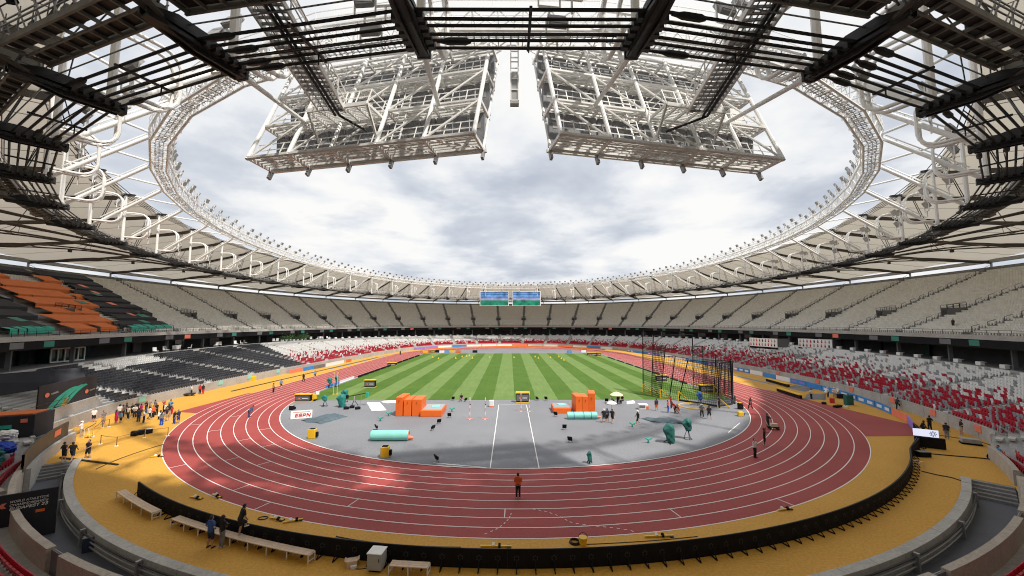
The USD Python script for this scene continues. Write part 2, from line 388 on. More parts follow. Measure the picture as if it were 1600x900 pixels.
# stagger marks across single lanes of the near bend
for lane, px, py in ((9, 412, 779), (8, 420, 773), (8, 411, 777), (7, 504, 809), (7, 443, 740), (6, 578, 774), (1, 1025, 804), (8, 1025, 805), (8, 1218, 786), (5, 1010, 1e9)):
    pass
for lane, deg in ((9, -22.7), (8, -28.3), (7, -15.6), (5, -33.5), (6, -38.5), (3, -41.), (4, -47.), (9, 23.6), (8, 13.0), (7, -1.5), (9, -40.5), (2, -52.), (6, -56.), (8, -62), (5, -66)):
    a = math.radians(deg); r0 = R_IN + (lane - 1) * LANE + .05; d = np.array([math.sin(a), -math.cos(a)])
    p, q = d * r0 + [0, -CY], d * (r0 + LANE - .08) + [0, -CY]
    B().bar([*p, .010], [*q, .010], .06, .006).build('stagger_mark', 'line_white', trk)
# the thin dotted break line that crosses the near lanes
for pts in ([(757, 835), (774, 828), (786, 820), (795, 811), (799, 802), (802, 796)], [(832, 795.5), (852, 799), (872, 806), (893, 817), (925, 822), (960, 825), (985, 829), (1003, 836)]):
    w = np.array([at(*p)[:2] for p in pts]); L = LineString(w); b = B(); n = int(L.length / .42)
    for i in range(n):
        p, q = L.interpolate(i * .42), L.interpolate(i * .42 + .2); b.bar([p.x, p.y, .014], [q.x, q.y, .014], .05, .006)
    b.build('dotted_line', 'line_white', trk)
GY = 48.45
inner = oval(R_IN + .02, 160)
near_d = inner.intersection(shapely.box(-60, -100, 60, -GY)); far_d = inner.intersection(shapely.box(-60, GY, 60, 100))
side_strip = inner.intersection(shapely.box(-60, -GY, 60, GY)).difference(shapely.box(-36.0, -GY, 36.0, GY))
dz = thing('infield', 'grey synthetic infield with white runway lines between grass and bend', 'infield', kind='structure')
sheet(near_d, .0, 'surface', 'infield_grey', dz); sheet(far_d, 0., 'surface', 'infield_grey', dz); sheet(side_strip, 0., 'surface', 'infield_grey', dz)
b = B()
for x0, x1 in ((-2.55, -2.45), (1.75, 1.95)):
    b.bar([x0, -78.5, .006], [x0 + .02, -52.3, .006], .085, .006); b.build('runway_line', 'line_white', dz); b = B()
B().bar([-2.5, -52.4, .006], [1.85, -52.4, .006], .07, .006).build('runway_line', 'line_white', dz)
for p, q in (((1138, 676), (1156, 661)), ((677, 723.5), (760, 731))): B().bar([*at(*p)[:2], .012], [*at(*q)[:2], .012], .10, .03).build('edge_line', 'line_white', dz)
sheet(shapely.box(-36.0, -GY, 36.0, GY).intersection(inner), .004, 'grass_pitch', 'grass', kind='structure')
tag(stage.GetPrimAtPath('/World/grass_pitch'), 'mown grass pitch with pale and dark green stripes', 'grass')
# long jump and pole vault runways beyond the straights, on the apron
rw = thing('side_runway', 'grey jump runway strip on the yellow apron beyond the right straight', 'runway', kind='structure')
b = B(); b.bar([53.2, -33, .006], [53.4, 20, .006], 1.3, .01); b.build('strip', 'infield_grey', rw)
for x in (52.5, 54.0): B().bar([x, -33, .008], [x + .2, 20, .008], .06, .012).build('edge_line', 'line_white', rw)
rw = thing('side_runway', 'dark narrow rail of the jump runway on the left apron', 'runway', kind='structure')
B().bar([-52.6, -40, .05], [-49.2, 30, .05], .35, .10).build('rail', 'steel_dark', rw)
B().bar([-50.4, -5, .007], [-48.6, 40, .007], 1.0, .008).build('strip', 'infield_grey', rw)
# moat
sheet(Polygon(arc(53.3, MA0 - .03, MA1 + .03) + arc(55.95, MA1 + .03, MA0 - .03)), -.9, 'moat_floor', 'moat_blue', kind='structure')
kerb = thing('moat_kerb', 'pale grey concrete kerb with steel rails along the inner side of the moat', 'kerb')
n = 34
for i in range(n):
    a0 = MA0 + (MA1 - MA0) * i / n; a1 = MA0 + (MA1 - MA0) * (i + 1) / n - .0006
    B().prism(Polygon(arc(53.06, a0, a1, 3) + arc(53.58, a1, a0, 3)), -.95, .14).build('kerb_stone', 'concrete_light', kerb)
for z, r, rad in ((-.05, 53.78, .05), (-.32, 53.74, .045), (-.60, 53.74, .045)):
    B().tube([[*p, z] for p in arc(r, MA0 + .02, MA1 - .015, 80)], rad, 6).build('rail', 'steel_dark' if z > -.1 else 'rail_grey', kerb)
for a in np.linspace(MA0 + .05, MA1 - .04, 12):
    B().box([0, 0, 0], [.16, .22, .85], 0).build('rail_post', 'steel_white', kerb).GetPrim() if False else None
    p = arc(53.75, a, a, 1)[0]; B().box([p[0], p[1], -.42], [.18, .24, 1.02], a).build('rail_post', 'rail_grey', kerb)
for nm, a, s in (('right', MA1, 1), ('left', MA0, -1)):
    st = thing('moat_steps', f'dark concrete steps rising from the {nm} end of the moat to the yellow apron', 'steps')
    for k in range(5):
        a0, a1 = a + s * k * .0072, a + s * (k + 1) * .0072; z1 = -.9 + (k + 1) * .178
        B().prism(Polygon(arc(53.62, min(a0, a1), max(a0, a1), 3) + arc(55.82, max(a0, a1), min(a0, a1), 3)), -1.0, z1).build('step', 'concrete_grey', st)
    B().prism(Polygon(arc(53.05, a + s * .0, a + s * .03, 3) + arc(53.6, a + s * .03, a, 3)), -.9, .15).build('end_stone', 'concrete_light', st)
mw = thing('moat_wall', 'beige concrete wall on the outer side of the moat in front of the near seats', 'wall')
segs = [(-1.05, -.62), (-.597, -.452), (-.428, -.05), (-.03, .34), (.358, .555), (.578, .735), (.765, .91)]
for a0, a1 in segs:
    m = max(1, int((a1 - a0) * 56 / 4.2))
    for i in range(m):
        u0, u1 = a0 + (a1 - a0) * i / m, a0 + (a1 - a0) * (i + 1) / m - .0004
        B().prism(Polygon(arc(55.86, u0, u1, 5) + arc(56.2, u1, u0, 5)), -1.0, 1.2).build('wall_panel', 'concrete_beige', mw)
for (_, a0), (a1, _) in list(zip(segs[:-1], segs[1:]))[:-1]:
    gate = B().prism(Polygon(arc(55.98, a0, a1, 3) + arc(56.03, a1, a0, 3)), -.8, 1.1).build('gate', 'grey_panel', mw)
    p, q = arc(55.95, a0 + .003, a0 + .003, 1)[0], arc(55.95, a1 - .003, a1 - .003, 1)[0]
    B().bar([*p, 1.1], [*q, 1.1], .04).bar([*p, -.9], [*p, 1.1], .04).bar([*q, -.9], [*q, 1.1], .04).build('gate_frame', 'rail_grey', mw)

# ------------------------------------------------------------------ lower stand
AISLE = equal_angles(RF, 44)
NLOW, ZL0, ZL1 = 18, 1.35, 5.0
lower = thing('lower_stand', 'lower grandstand terrace of grey concrete steps round the track', 'grandstand')


def near_mask(t):
    p = xy(RW, np.atleast_1d(t)); q = np.abs(np.arctan2(p[:, 0], -(p[:, 1] + CY))); return np.clip((.985 - q) / .05, 0, 1)


def Rl(k): return lambda t: (lambda r0: r0 + (RB(t) - r0) * k / NLOW)(RW(t) + .35 + .28 * near_mask(t).reshape(np.shape(t)))
def Zl(k, t):
    t = np.asarray(t, float); return ZL0 + (ZL1 - ZL0 + 1.2 * np.cos(t) ** 2) * k / (NLOW - 1) - 1.28 * near_mask(t).reshape(np.shape(t))
TH2 = np.linspace(0, 2 * math.pi, 721)[:-1] - math.pi / 2
curves = []
for k in range(NLOW):
    curves += [xyz(Rl(k), TH2, Zl(k, TH2)), xyz(Rl(k + 1), TH2, Zl(k, TH2))]
B().raw(*ribbon(curves)).build('terrace', 'concrete_step', lower)
top = ZL0 + .12
near_flag = lambda t: (math.cos(t + math.pi / 2) > .80)
for i in range(120):
    t = np.linspace(i, i + .985, 4) * 2 * math.pi / 120 - math.pi / 2
    if -CY - 3 > 0 or (abs(math.atan2(xy(RW, t[1:2])[0][0], -(xy(RW, t[1:2])[0][1] + CY))) < .99 and xy(RW, t[1:2])[0][1] < -CY): continue
    a, c = xy(RW, t), xy(lambda q: RW(q) + .3, t)
    B().prism(Polygon(list(a) + list(c[::-1])), -.5, top).build('front_wall', 'concrete_light', lower)
fill = [xyz(lambda t: RW(t) + .16, TH2, Zl(0, TH2) - .9), xyz(lambda t: RW(t) + .16, TH2, Zl(0, TH2) - .003), xyz(lambda t: Rl(0)(t) + .02, TH2, Zl(0, TH2) - .003)]
B().raw(*ribbon(fill)).build('front_walkway', 'concrete_step', lower)
for n, t in enumerate(AISLE):                                # pale stepped aisles between the blocks
    b = B()
    for k in range(NLOW):
        r0, r1 = float(Rl(k)(t)), float(Rl(k + 1)(t)); d = np.array([math.cos(t), math.sin(t)])
        b.box([*(d * (r0 + (r1 - r0) * .30)), Zl(k, t) + .09], [(r1 - r0) * .60, 1.3, .18], t)
    p = xyz(Rl(8), [t], 3)[0]
    if inview(p, .4): b.build('aisle_steps', 'step_pale', lower)
# dark concourse behind the lower stand, under the upper stand
ZF1, ZF0 = 10.45, 8.75
ZC = lambda t: ZL1 + 1.2 * np.cos(np.asarray(t)) ** 2
con = thing('concourse', 'shaded concourse behind the lower seats under the upper stand', 'concourse')
B().raw(*ribbon([xyz(RB, TH, ZC(TH) - .02), xyz(lambda t: RF(t) + 7, TH, ZC(TH) - .02)])).build('floor', 'concrete_grey', con)
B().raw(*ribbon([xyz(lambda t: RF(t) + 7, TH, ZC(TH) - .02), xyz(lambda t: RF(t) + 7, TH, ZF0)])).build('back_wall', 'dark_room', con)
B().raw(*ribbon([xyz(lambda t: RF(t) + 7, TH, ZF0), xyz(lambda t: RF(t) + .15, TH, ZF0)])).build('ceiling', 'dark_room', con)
B().raw(*ribbon([xyz(RB, TH, ZC(TH) - .3), xyz(RB, TH, ZC(TH) + .3), xyz(lambda t: RB(t) + .2, TH, ZC(TH) + .3), xyz(lambda t: RB(t) + .2, TH, ZC(TH) - .02)])).build('parapet', 'concrete_light', con)
for t in equal_angles(RF, 56, half=False):
    p = xyz(lambda q: RF(q) + 2.2, [t], 0)[0]
    if inview(p + [0, 0, 6], .3): B().box([p[0], p[1], (ZL1 + ZF0) / 2], [.5, .5, ZF0 - ZL1], t).build('column', 'grey_panel', con)
    p = xyz(lambda q: RF(q) + 6.9, [t + .012], 0)[0]
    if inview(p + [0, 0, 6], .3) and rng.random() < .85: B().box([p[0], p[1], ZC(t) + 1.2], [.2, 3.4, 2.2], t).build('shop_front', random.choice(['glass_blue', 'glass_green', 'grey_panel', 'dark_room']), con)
# ------------------------------------------------------------------ upper stand
NUP, ZU0, ZU1 = 32, 10.75, 24.0
upper = thing('upper_stand', 'upper grandstand tier of grey concrete rows under the roof', 'grandstand')
Ru = lambda k: (lambda t: RF(t) + .9 + (RO(t) - RF(t) - .9) * k / NUP)
Zu = lambda k: ZU0 + (ZU1 - ZU0) * (k / (NUP - 1)) ** 1.06
curves = []
for k in range(NUP): curves += [xyz(Ru(k), TH, Zu(k)), xyz(Ru(k + 1), TH, Zu(k))]
B().raw(*ribbon(curves)).build('terrace', 'concrete_step', upper)
B().raw(*ribbon([xyz(RO, TH, ZU1), xyz(RO, TH, ZU1 + 1.0), xyz(lambda t: RO(t) + .3, TH, ZU1 + 1.0), xyz(lambda t: RO(t) + .3, TH, -1.6)])).build('rear_wall', 'concrete_grey', upper)
fas = thing('balcony_fascia', 'grey balcony edge with a dark display ribbon running round the upper stand', 'balcony')
B().raw(*ribbon([xyz(lambda t: RF(t) + .95, TH, ZU0), xyz(lambda t: RF(t) + .15, TH, ZF1 + .25), xyz(RF, TH, ZF1 + .25), xyz(RF, TH, ZF1 - .42), xyz(lambda t: RF(t) + .08, TH, ZF1 - .42)])).build('edge_beam', 'concrete_light', fas)
B().raw(*ribbon([xyz(lambda t: RF(t) + .15, TH, ZF1 - .40), xyz(lambda t: RF(t) - .02, TH, ZF1 - .44), xyz(lambda t: RF(t) + .02, TH, ZF0), xyz(lambda t: RF(t) + .2, TH, ZF0)])).build('display_ribbon', 'black_plastic', fas)
# coloured fields lit on the ribbon
tt = equal_angles(RF, 112)
for i, t in enumerate(tt):
    p = xyz(RF, [t], 9.6)[0]
    if not inview(p, .2) or i % 3 == 2: continue
    c = 'grey_panel' if i % 3 == 1 else 'salmon_print' if i % 7 == 3 else 'teal_ribbon'
    d = .9 / RF(t) * (1 + .2 * (i % 3)); q = np.linspace(t - d, t + d, 3)
    B().raw(*ribbon([xyz(lambda s: RF(s) - .03, q, ZF1 - .55), xyz(lambda s: RF(s) - .02, q, ZF0 + .25)], closed=False)).build('display_field', c, fas)
for z in (ZF1 + .65, ZF1 + 1.05):
    B().raw(*ribbon([xyz(lambda t: RF(t) + .12 + o, TH, z + h) for o, h in ((-.03, 0), (0, .03), (.03, 0), (0, -.03), (-.03, 0))])).build('handrail', 'steel_dark', fas)
b = B()
for t in equal_angles(RF, 300):
    p = xyz(lambda q: RF(q) + .12, [t], 0)[0]
    if inview(p + [0, 0, 10]): b.box([p[0], p[1], ZF1 + .65], [.05, .05, .8], t)
b.build('rail_posts', 'steel_dark', fas, kind='stuff')
for n, t in enumerate(AISLE):
    p = xyz(Ru(14), [t], 17)[0]
    if not inview(p, .35): continue
    d = np.array([math.cos(t), math.sin(t)]); s = np.array([-d[1], d[0]])
    b = B()
    for k in range(NUP):
        r0, r1 = Ru(k)(t), Ru(k + 1)(t); b.box([*(d * (r0 + (r1 - r0) * .32)), Zu(k) + .10], [(r1 - r0) * .6, 1.15, .2], t)
    b.build('aisle_steps', 'aisle_dark', upper)
    # the doorway through the rows, with its rails
    k0, k1 = 8, 11; r0, r1 = Ru(k0)(t), Ru(k1)(t); rm = (r0 + r1) / 2; zt = Zu(k1) + .55
    b = B()
    for o in (-1.1, 1.1): b.box([*(d * rm + s * o), (Zu(k0) + zt) / 2 - .45], [r1 - r0, .14, zt - Zu(k0) + .5], t)
    b.box([*(d * (r1 + .05)), zt - .5], [.14, 2.3, .7], t)
    vo = b.build('doorway', 'grey_panel', upper)
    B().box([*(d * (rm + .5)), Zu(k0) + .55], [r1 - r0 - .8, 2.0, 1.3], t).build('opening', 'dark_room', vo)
    b = B()
    for o in (-1.1, 1.1):
        for h in (.35, .8): b.bar([*(d * r0 + s * o), zt - .5 + h], [*(d * r1 + s * o), zt - .05 + h], .06)
        for f in (0, .33, .66, 1): b.bar([*(d * (r0 + (r1 - r0) * f) + s * o), zt - .8], [*(d * (r0 + (r1 - r0) * f) + s * o), zt + .3 + .4 * f], .06)
    for h in (.4, .9): b.bar([*(d * r1 - s * 1.1), zt + h], [*(d * r1 + s * 1.1), zt + h], .06)
    b.build('guard_rail', 'steel_dark', vo)
    b = B()
    for k in list(range(1, 8, 2)) + list(range(13, NUP, 2)):
        p = xyz(Ru(k), [t], Zu(k))[0]; b.bar(p, p + [0, 0, .95], .06); p2 = xyz(Ru(k + 1), [t], Zu(k + 1))[0]; b.bar(p + [0, 0, .95], p2 + [0, 0, .95], .06)
    b.build('aisle_rail', 'steel_dark', upper, kind='stuff')

# ------------------------------------------------------------------ seats


def seat_parts():
    """Folded stadium chair at the origin, facing -y: (back, pan)."""
    bk, pn = B(), B()
    bk.box([0, .06, .50], [.475, .05, .32], rx=-.18); bk.box([0, .03, .28], [.34, .05, .2], rx=-.05)
    pn.box([0, -.05, .40], [.44, .08, .26], rx=.22); pn.box([0, .06, .15], [.2, .08, .3])
    return bk, pn


SEATM = dict(cream='seat_cream', white='seat_white', red='seat_red', grey='seat_grey', charcoal='seat_charcoal')
seat_src = {}
for kind, m in SEATM.items():
    c = proto('seat_kind_' + kind)
    bk, pn = seat_parts(); bk.build('backrest', m, c); pn.build('seat_pan', m, c)
    seat_src[kind] = c
seats = {k: [] for k in SEATM}


def row(Rk, z, pitch, choose, depth_shift=.45, gap=.75):
    t = np.linspace(0, 2 * math.pi, 2001) - math.pi / 2; p = xy(lambda q: Rk(q) + depth_shift, t); s = np.r_[0, np.cumsum(np.linalg.norm(np.diff(p, axis=0), axis=1))]
    n = int(s[-1] / pitch); tt = np.interp((np.arange(n) + .5) / n * s[-1], s, t); P = xyz(lambda q: Rk(q) + depth_shift, tt, z(tt) if callable(z) else z)
    nx = np.gradient(P, axis=0); rz = np.arctan2(nx[:, 1], nx[:, 0])
    keep = inview(P + [0, 0, .5], .1)
    for ta in AISLE:
        dd = np.abs((tt - ta + math.pi) % (2 * math.pi) - math.pi) * np.hypot(P[:, 0], P[:, 1]); keep &= dd > gap
    for i in np.nonzero(keep)[0]:
        kd = choose(P[i], tt[i])
        if kd: seats[kd].append((P[i][0], P[i][1], P[i][2], rz[i]))


def noise2(p, s, seed): return float(meshkit.noise(np.array([p[0] * s, p[1] * s, p[2] * s * 3]), seed))


def lower_kind(f):
    def ch(p, t):
        x, y = p[0], p[1]
        near_bend = y < -CY and abs(math.atan2(x, -(y + CY))) < 1.0
        if near_bend: return 'red' if abs(math.atan2(x, -(y + CY))) < .93 and f < .6 else None
        if x < 0 and y < -57: return None
        if x < 0 and y < -8 + 12 * f:
            if f > .80 and y < -34 and y > -50: return 'white'
            return 'charcoal' if not (-59 < y < -52 and f < .35 and False) else None
        arc_s = t * math.hypot(x, y); k = round(f * 100)
        g = float(meshkit.noise(np.array([arc_s * .9, k * 7.31, .5]), 11)); g = min(.999, max(0, (g - .5) * 1.6 + .5)) * .4 + .6 * rng.random()
        u = f + .45 * (rng.random() - .5) + .40 * (float(meshkit.noise(np.array([arc_s * .8, k * 3.17, 2.5]), 5)) - .5)
        if x < -20: return 'red' if u < .27 or (u < .45 and g < .22) else 'white' if g < .86 else 'grey'
        if y > 25: return 'red' if u < .32 or (u < .5 and g < .3) else 'white' if g < .85 else 'grey'
        if u < .50: return 'red' if g < .60 else 'grey' if g < .88 else 'white'
        return 'white' if g < .68 else 'grey' if g < .90 else 'red'
    return ch


for k in range(NLOW - 1): row(Rl(k), (lambda tt, k=k: Zl(k, tt)), .52, lower_kind(k / (NLOW - 2)), depth_shift=.42, gap=.88)


def upper_kind(k):
    def ch(p, t):
        if p[1] < -70: return None
        for ta in AISLE:                                     # the doorways
            if 8 <= k < 11 and abs((t - ta + math.pi) % (2 * math.pi) - math.pi) * math.hypot(p[0], p[1]) < 1.5: return None
        if p[0] < -60 and p[1] < -34 - .9 * k * .5: return None      # covered block on the left
        return 'cream' if k > 7 or rng.random() > .12 else 'white'
    return ch


for k in range(NUP - 1): row(Ru(k), Zu(k), .53, upper_kind(k), depth_shift=.5)
SEAT_LABEL = dict(cream=('folded cream plastic seat in the upper tier', 'cream seats of the upper tier'), white=('folded white plastic seat among the lower rows', 'white seats of the lower rows'),
                  red=('folded red plastic seat in the lower rows', 'red seats of the lower rows'), grey=('folded light grey plastic seat scattered among red and white ones', 'light grey seats of the lower rows'),
                  charcoal=('folded charcoal seat in the dark block beside the left straight', 'charcoal seats beside the left straight'))
for kind, pts in seats.items():
    pts = np.array(pts)
    if not len(pts): continue
    d = np.linalg.norm(pts[:, :3] - CAM, axis=1); vis = inview(pts[:, :3], 0.0); o = np.argsort(np.where(vis, d, d + 1e4)); near, rest = pts[o[:300]], pts[o[300:]]
    for p in near: copy_of(seat_src[kind], kind + '_seat', SEAT_LABEL[kind][0], 'seat', p[:3], p[3], SEAT_LABEL[kind][1])
    if len(rest):
        pi = UsdGeom.PointInstancer.Define(stage, f'/World/far_{kind}_seats'); tag(pi, f'rows of {kind} seats further off in the stands', 'seats', kind='stuff')
        q = B(); [q.raw(np.vstack(x.v), np.vstack(x.f)) for x in seat_parts()]
        pi.CreatePrototypesRel().AddTarget(q.build('seat', SEATM[kind], pi.GetPrim()).GetPath())
        pi.CreateProtoIndicesAttr(Vt.IntArray(len(rest)))
        pi.CreatePositionsAttr(Vt.Vec3fArray.FromNumpy(rest[:, :3].astype(np.float32)))
        pi.CreateOrientationsAttr(Vt.QuathArray([Gf.Quath(math.cos(a / 2), 0, 0, math.sin(a / 2)) for a in rest[:, 3]]))
# ------------------------------------------------------------------ roof
NB = 48
_t = np.linspace(0, 2 * math.pi, 8001) - math.pi / 2
_tn = _tw = (np.arange(NB) + .5) / NB * 2 * math.pi - math.pi / 2
LN = np.stack([73.0 * np.cos(_tn), 97.7 * np.sin(_tn)], 1)
NN = np.stack([np.cos(_tn) / 73.0, np.sin(_tn) / 97.7], 1); NN /= np.linalg.norm(NN, axis=1, keepdims=True)
TN = np.stack([-NN[:, 1], NN[:, 0]], 1)
ON = xy(lambda t: RO(t) + 1.2, np.arctan2(141.5 * np.sin(_tn), 107.5 * np.cos(_tn)))
ZLO, ZUP, ZW, ZOUT = 25.0, 32.6, 31.2, 26.6


_pw = lambda c: np.sign(c) * np.abs(c) ** (2 / 2.10)
WN = np.stack([62.8 * _pw(np.cos(_tw)), 91.0 * _pw(np.sin(_tw))], 1)
WNN = np.stack([np.cos(_tw) / 62.5, np.sin(_tw) / 91.0], 1); WNN /= np.linalg.norm(WNN, axis=1, keepdims=True)


def fw(j, off, z): j %= NB; return np.array([*(WN[j] + WNN[j] * off), z])


def fr(j, off, z, side=0.): j %= NB; return np.array([*(LN[j] + NN[j] * off + TN[j] * side), z])


def seen(*pts, m=.25): return bool(inview(np.array(pts), m).any())


roof = thing('fabric_roof', 'ring of cream fabric roof panels over brown steel beams above the stands', 'roof')
def roofpt(j, u, v):
    a, b2 = fr(j, .4, ZUP), fr(j + 1, .4, ZUP); c, d = np.array([*ON[j % NB], ZOUT]), np.array([*ON[(j + 1) % NB], ZOUT])
    p = (a * (1 - v) + c * v) * (1 - u) + (b2 * (1 - v) + d * v) * u
    p[2] += 1.5 * math.sin(math.pi * u) * (.45 + .55 * math.sin(math.pi * min(1, .15 + v * .85))) - 1.0 * math.sin(math.pi * v)
    return p
US, VS = np.linspace(0, 1, 7), np.linspace(0, 1, 9)
for j in range(NB):
    g = np.array([[roofpt(j, u, v) for u in US] for v in VS])
    o = B().raw(*ribbon(g, closed=False)).build('membrane_panel', 'membrane', roof, smooth=True)
    b = B()
    for u in (.25, .5, .75): b.tube([roofpt(j, u, v) - [0, 0, .04] for v in np.linspace(0, 1, 7)], .035, 4)
    b.build('seam', 'steel_brown', o, kind='stuff')
    bm = B(); pts = [roofpt(j, 0, v) - [0, 0, .4] for v in np.linspace(0, 1, 7)]
    for p, q in zip(pts[:-1], pts[1:]): bm.bar(p, q, .30, .55)
    bm.build('ridge_beam', 'steel_brown', roof)
    lo, out = fr(j, 2.6, ZLO), np.array([*ON[j], ZOUT - .7])
    for sd in (-1, 1):
        b = B(); c = []
        for v in np.linspace(0, 1, 9):
            p = lo * (1 - v) + out * v; p[:2] += TN[j] * sd * (1.9 * math.sin(math.pi * v)); p[2] += 1.9 * math.sin(math.pi * v); c.append(p)
        b.tube(c, .13, 6); b.build('bottom_chord', 'steel_brown', roof)
    hb = B(); 
    for v in (.2, .4, .6, .8):
        q = lo * (1 - v) + out * v; q[2] += 1.9 * math.sin(math.pi * v); h = 1.9 * math.sin(math.pi * v)
        p = roofpt(j, 0, v) - [0, 0, .4]
        hb.bar(p, q, .07); a1 = q + [*(TN[j] * h), 0]; a2 = q - [*(TN[j] * h), 0]; hb.bar(a1, a2, .10)
        if v in (.4, .8): hb.bar(p, a1, .05); hb.bar(p, a2, .05)
    hb.build('hanger_frame', 'steel_brown', roof)
    if seen(lo, out):
        q = lo * .55 + out * .45 + [0, 0, 1.3]; B().box(q, [.55, .35, .45], math.atan2(TN[j][1], TN[j][0])).bar(q, q + [0, 0, .7], .05).build('hanging_lamp', 'steel_dark', roof)
    a, b2 = np.array([*ON[j], ZOUT - .15]), np.array([*ON[(j + 1) % NB], ZOUT - .15])
    B().bar(a, b2, .9, .75).build('gutter', 'steel_grey', roof)
    B().bar([*ON[j], 24.6], [*ON[j], ZOUT - .3], .28).build('roof_post', 'steel_grey', roof)
# lower tension ring: six cables, castings and sockets
tr = thing('tension_ring', 'dark ring of parallel steel cables with heavy node castings inside the roof edge', 'cable ring')
for k in range(6):
    B().tube([fr(j, .42 * k, ZLO + (0.05 if k % 2 else 0)) for j in range(NB)], .07, 6, closed=True).build('ring_cable', 'cable_black', tr)
for j in range(NB):
    o = np.array([*LN[j], ZLO]); R = np.array([[*NN[j], 0], [*TN[j], 0], [0, 0, 1.]]).T; T = np.eye(4); T[:3, :3], T[:3, 3] = R, o
    b = B()
    for h in (-.16, .12): b.prism(Polygon([(-.35, -.28), (-.35, .28), (1.0, .32), (2.2, .42), (3.2, .34), (3.8, .2), (3.8, -.2), (3.2, -.34), (2.2, -.42), (1.0, -.32)]), h - .05, h + .10, T)
    web = np.eye(4); web[:3, :3] = R @ rot('x', math.pi / 2); web[:3, 3] = o
    for y in (-.2, .2):
        w2 = web.copy(); w2[:3, 3] = o + R @ [0, y, 0]
        b.prism(Polygon([(-.2, -.3), (2.0, -.42), (3.9, -.1), (3.9, .2), (2.8, .65), (1.6, .7), (.2, .35)]), -.05, .05, w2)
    nd = b.build('ring_node', 'steel_dark', tr)
    if seen(o, m=.1):
        b = B()
        for k in range(5): b.raw(*_boxR(R, o, [.02 + .42 * k, 0, -.25], [.26, .5, .16])) if False else None
        for x in (-.3,): 
            v = np.array([[i, jj, kk] for i in (-.5, .5) for jj in (-.5, .5) for kk in (-.5, .5)]) * [.12, .62, .5]; b.raw((v + [x - .08, 0, .02]) @ R.T + o, BOXF)
        for x in np.arange(.1, 2.2, .42):
            for y in (-.5, .5):
                v = np.array([[i, jj, kk] for i in (-.5, .5) for jj in (-.5, .5) for kk in (-.5, .5)]) * [.24, .3, .3]; b.raw((v + [x, y, .0]) @ R.T + o, BOXF)
        b.build('clamp', 'steel_dark', nd)
    for k, f in ((1, .08), (3, .10), (5, .07), (0, .12)):
        if (j * 7 + k * 3) % 5 < 3:
            p, q = fr(j, .42 * k, ZLO), fr(j + 1, .42 * k, ZLO); d = (q - p) / np.linalg.norm(q - p); s = p + d * (10 * f)
            if seen(s): B().tube([s, s + d * .25, s + d * .5, s + d * 1.25, s + d * 1.5], [.07, .10, .16, .16, .08], 8).build('cable_socket', 'cable_black', tr)
# catwalk on the ring
cw = thing('ring_catwalk', 'grey beige steel catwalk with railings running along the cable ring', 'catwalk')
for j in range(NB):
    b, rb = B(), B(); z = ZLO + .75
    P = lambda off, f, zz: fr(j, off, zz) * (1 - f) + fr(j + 1, off, zz) * f
    for off in (2.75, 4.35): b.bar(P(off, .05, z), P(off, .95, z), .10, .30)
    for f in np.linspace(.06, .94, 10): b.bar(P(2.75, f, z - .02), P(4.35, f, z - .02), .09, .16)
    b.bar(P(3.5, .05, z - .05), P(3.5, .95, z - .05), .07, .12)
    b.bar(P(3.5, .05, z + .10), P(3.5, .95, z + .10), 1.45, .03) if j % 2 == 5 else None
    s = b.build('catwalk_section', 'steel_beige', cw)
    B().bar(P(3.12, .06, z + .1), P(3.12, .94, z + .1), .55, .03).bar(P(3.95, .06, z + .1), P(3.95, .94, z + .1), .5, .03).build('cable_tray', 'steel_dark', s)
    for off in (2.75, 4.35):
        for h in (.55, 1.1): rb.bar(P(off, .05, z + h), P(off, .95, z + h), .05)
        for f in np.linspace(.06, .94, 7): rb.bar(P(off, f, z + .1), P(off, f, z + 1.12), .05)
    rb.build('railing', 'rail_grey' if LN[j % NB][1] < -84 else 'steel_white', s)
    # platform box around each casting
    b = B()
    for sd in (-1, 1): b.bar(fr(j, 2.6, z + .3, sd * .75), fr(j, 5.0, z + .3, sd * .75), .08, .5)
    b.bar(fr(j, 5.0, z + .3, -.75), fr(j, 5.0, z + .3, .75), .08, .5)
    for sd in (-1, 1): b.bar(fr(j, 5.0, z, sd * .75), fr(j, 5.0, z + 1.4, sd * .75), .06)
    b.build('node_platform', 'steel_beige', cw)
    if seen(fr(j, 3, z), m=.1):
        for q in range(3):
            f = .2 + .28 * q + .08 * rng.random(); p = P(3.6 + .5 * rng.random(), f, z + .35); B().box(p, [.5 + .3 * rng.random(), .3, .35 + .3 * rng.random()], math.atan2(TN[j][1], TN[j][0])).build('equipment_box', random.choice(['steel_dark', 'steel_beige', 'grey_panel']), s)
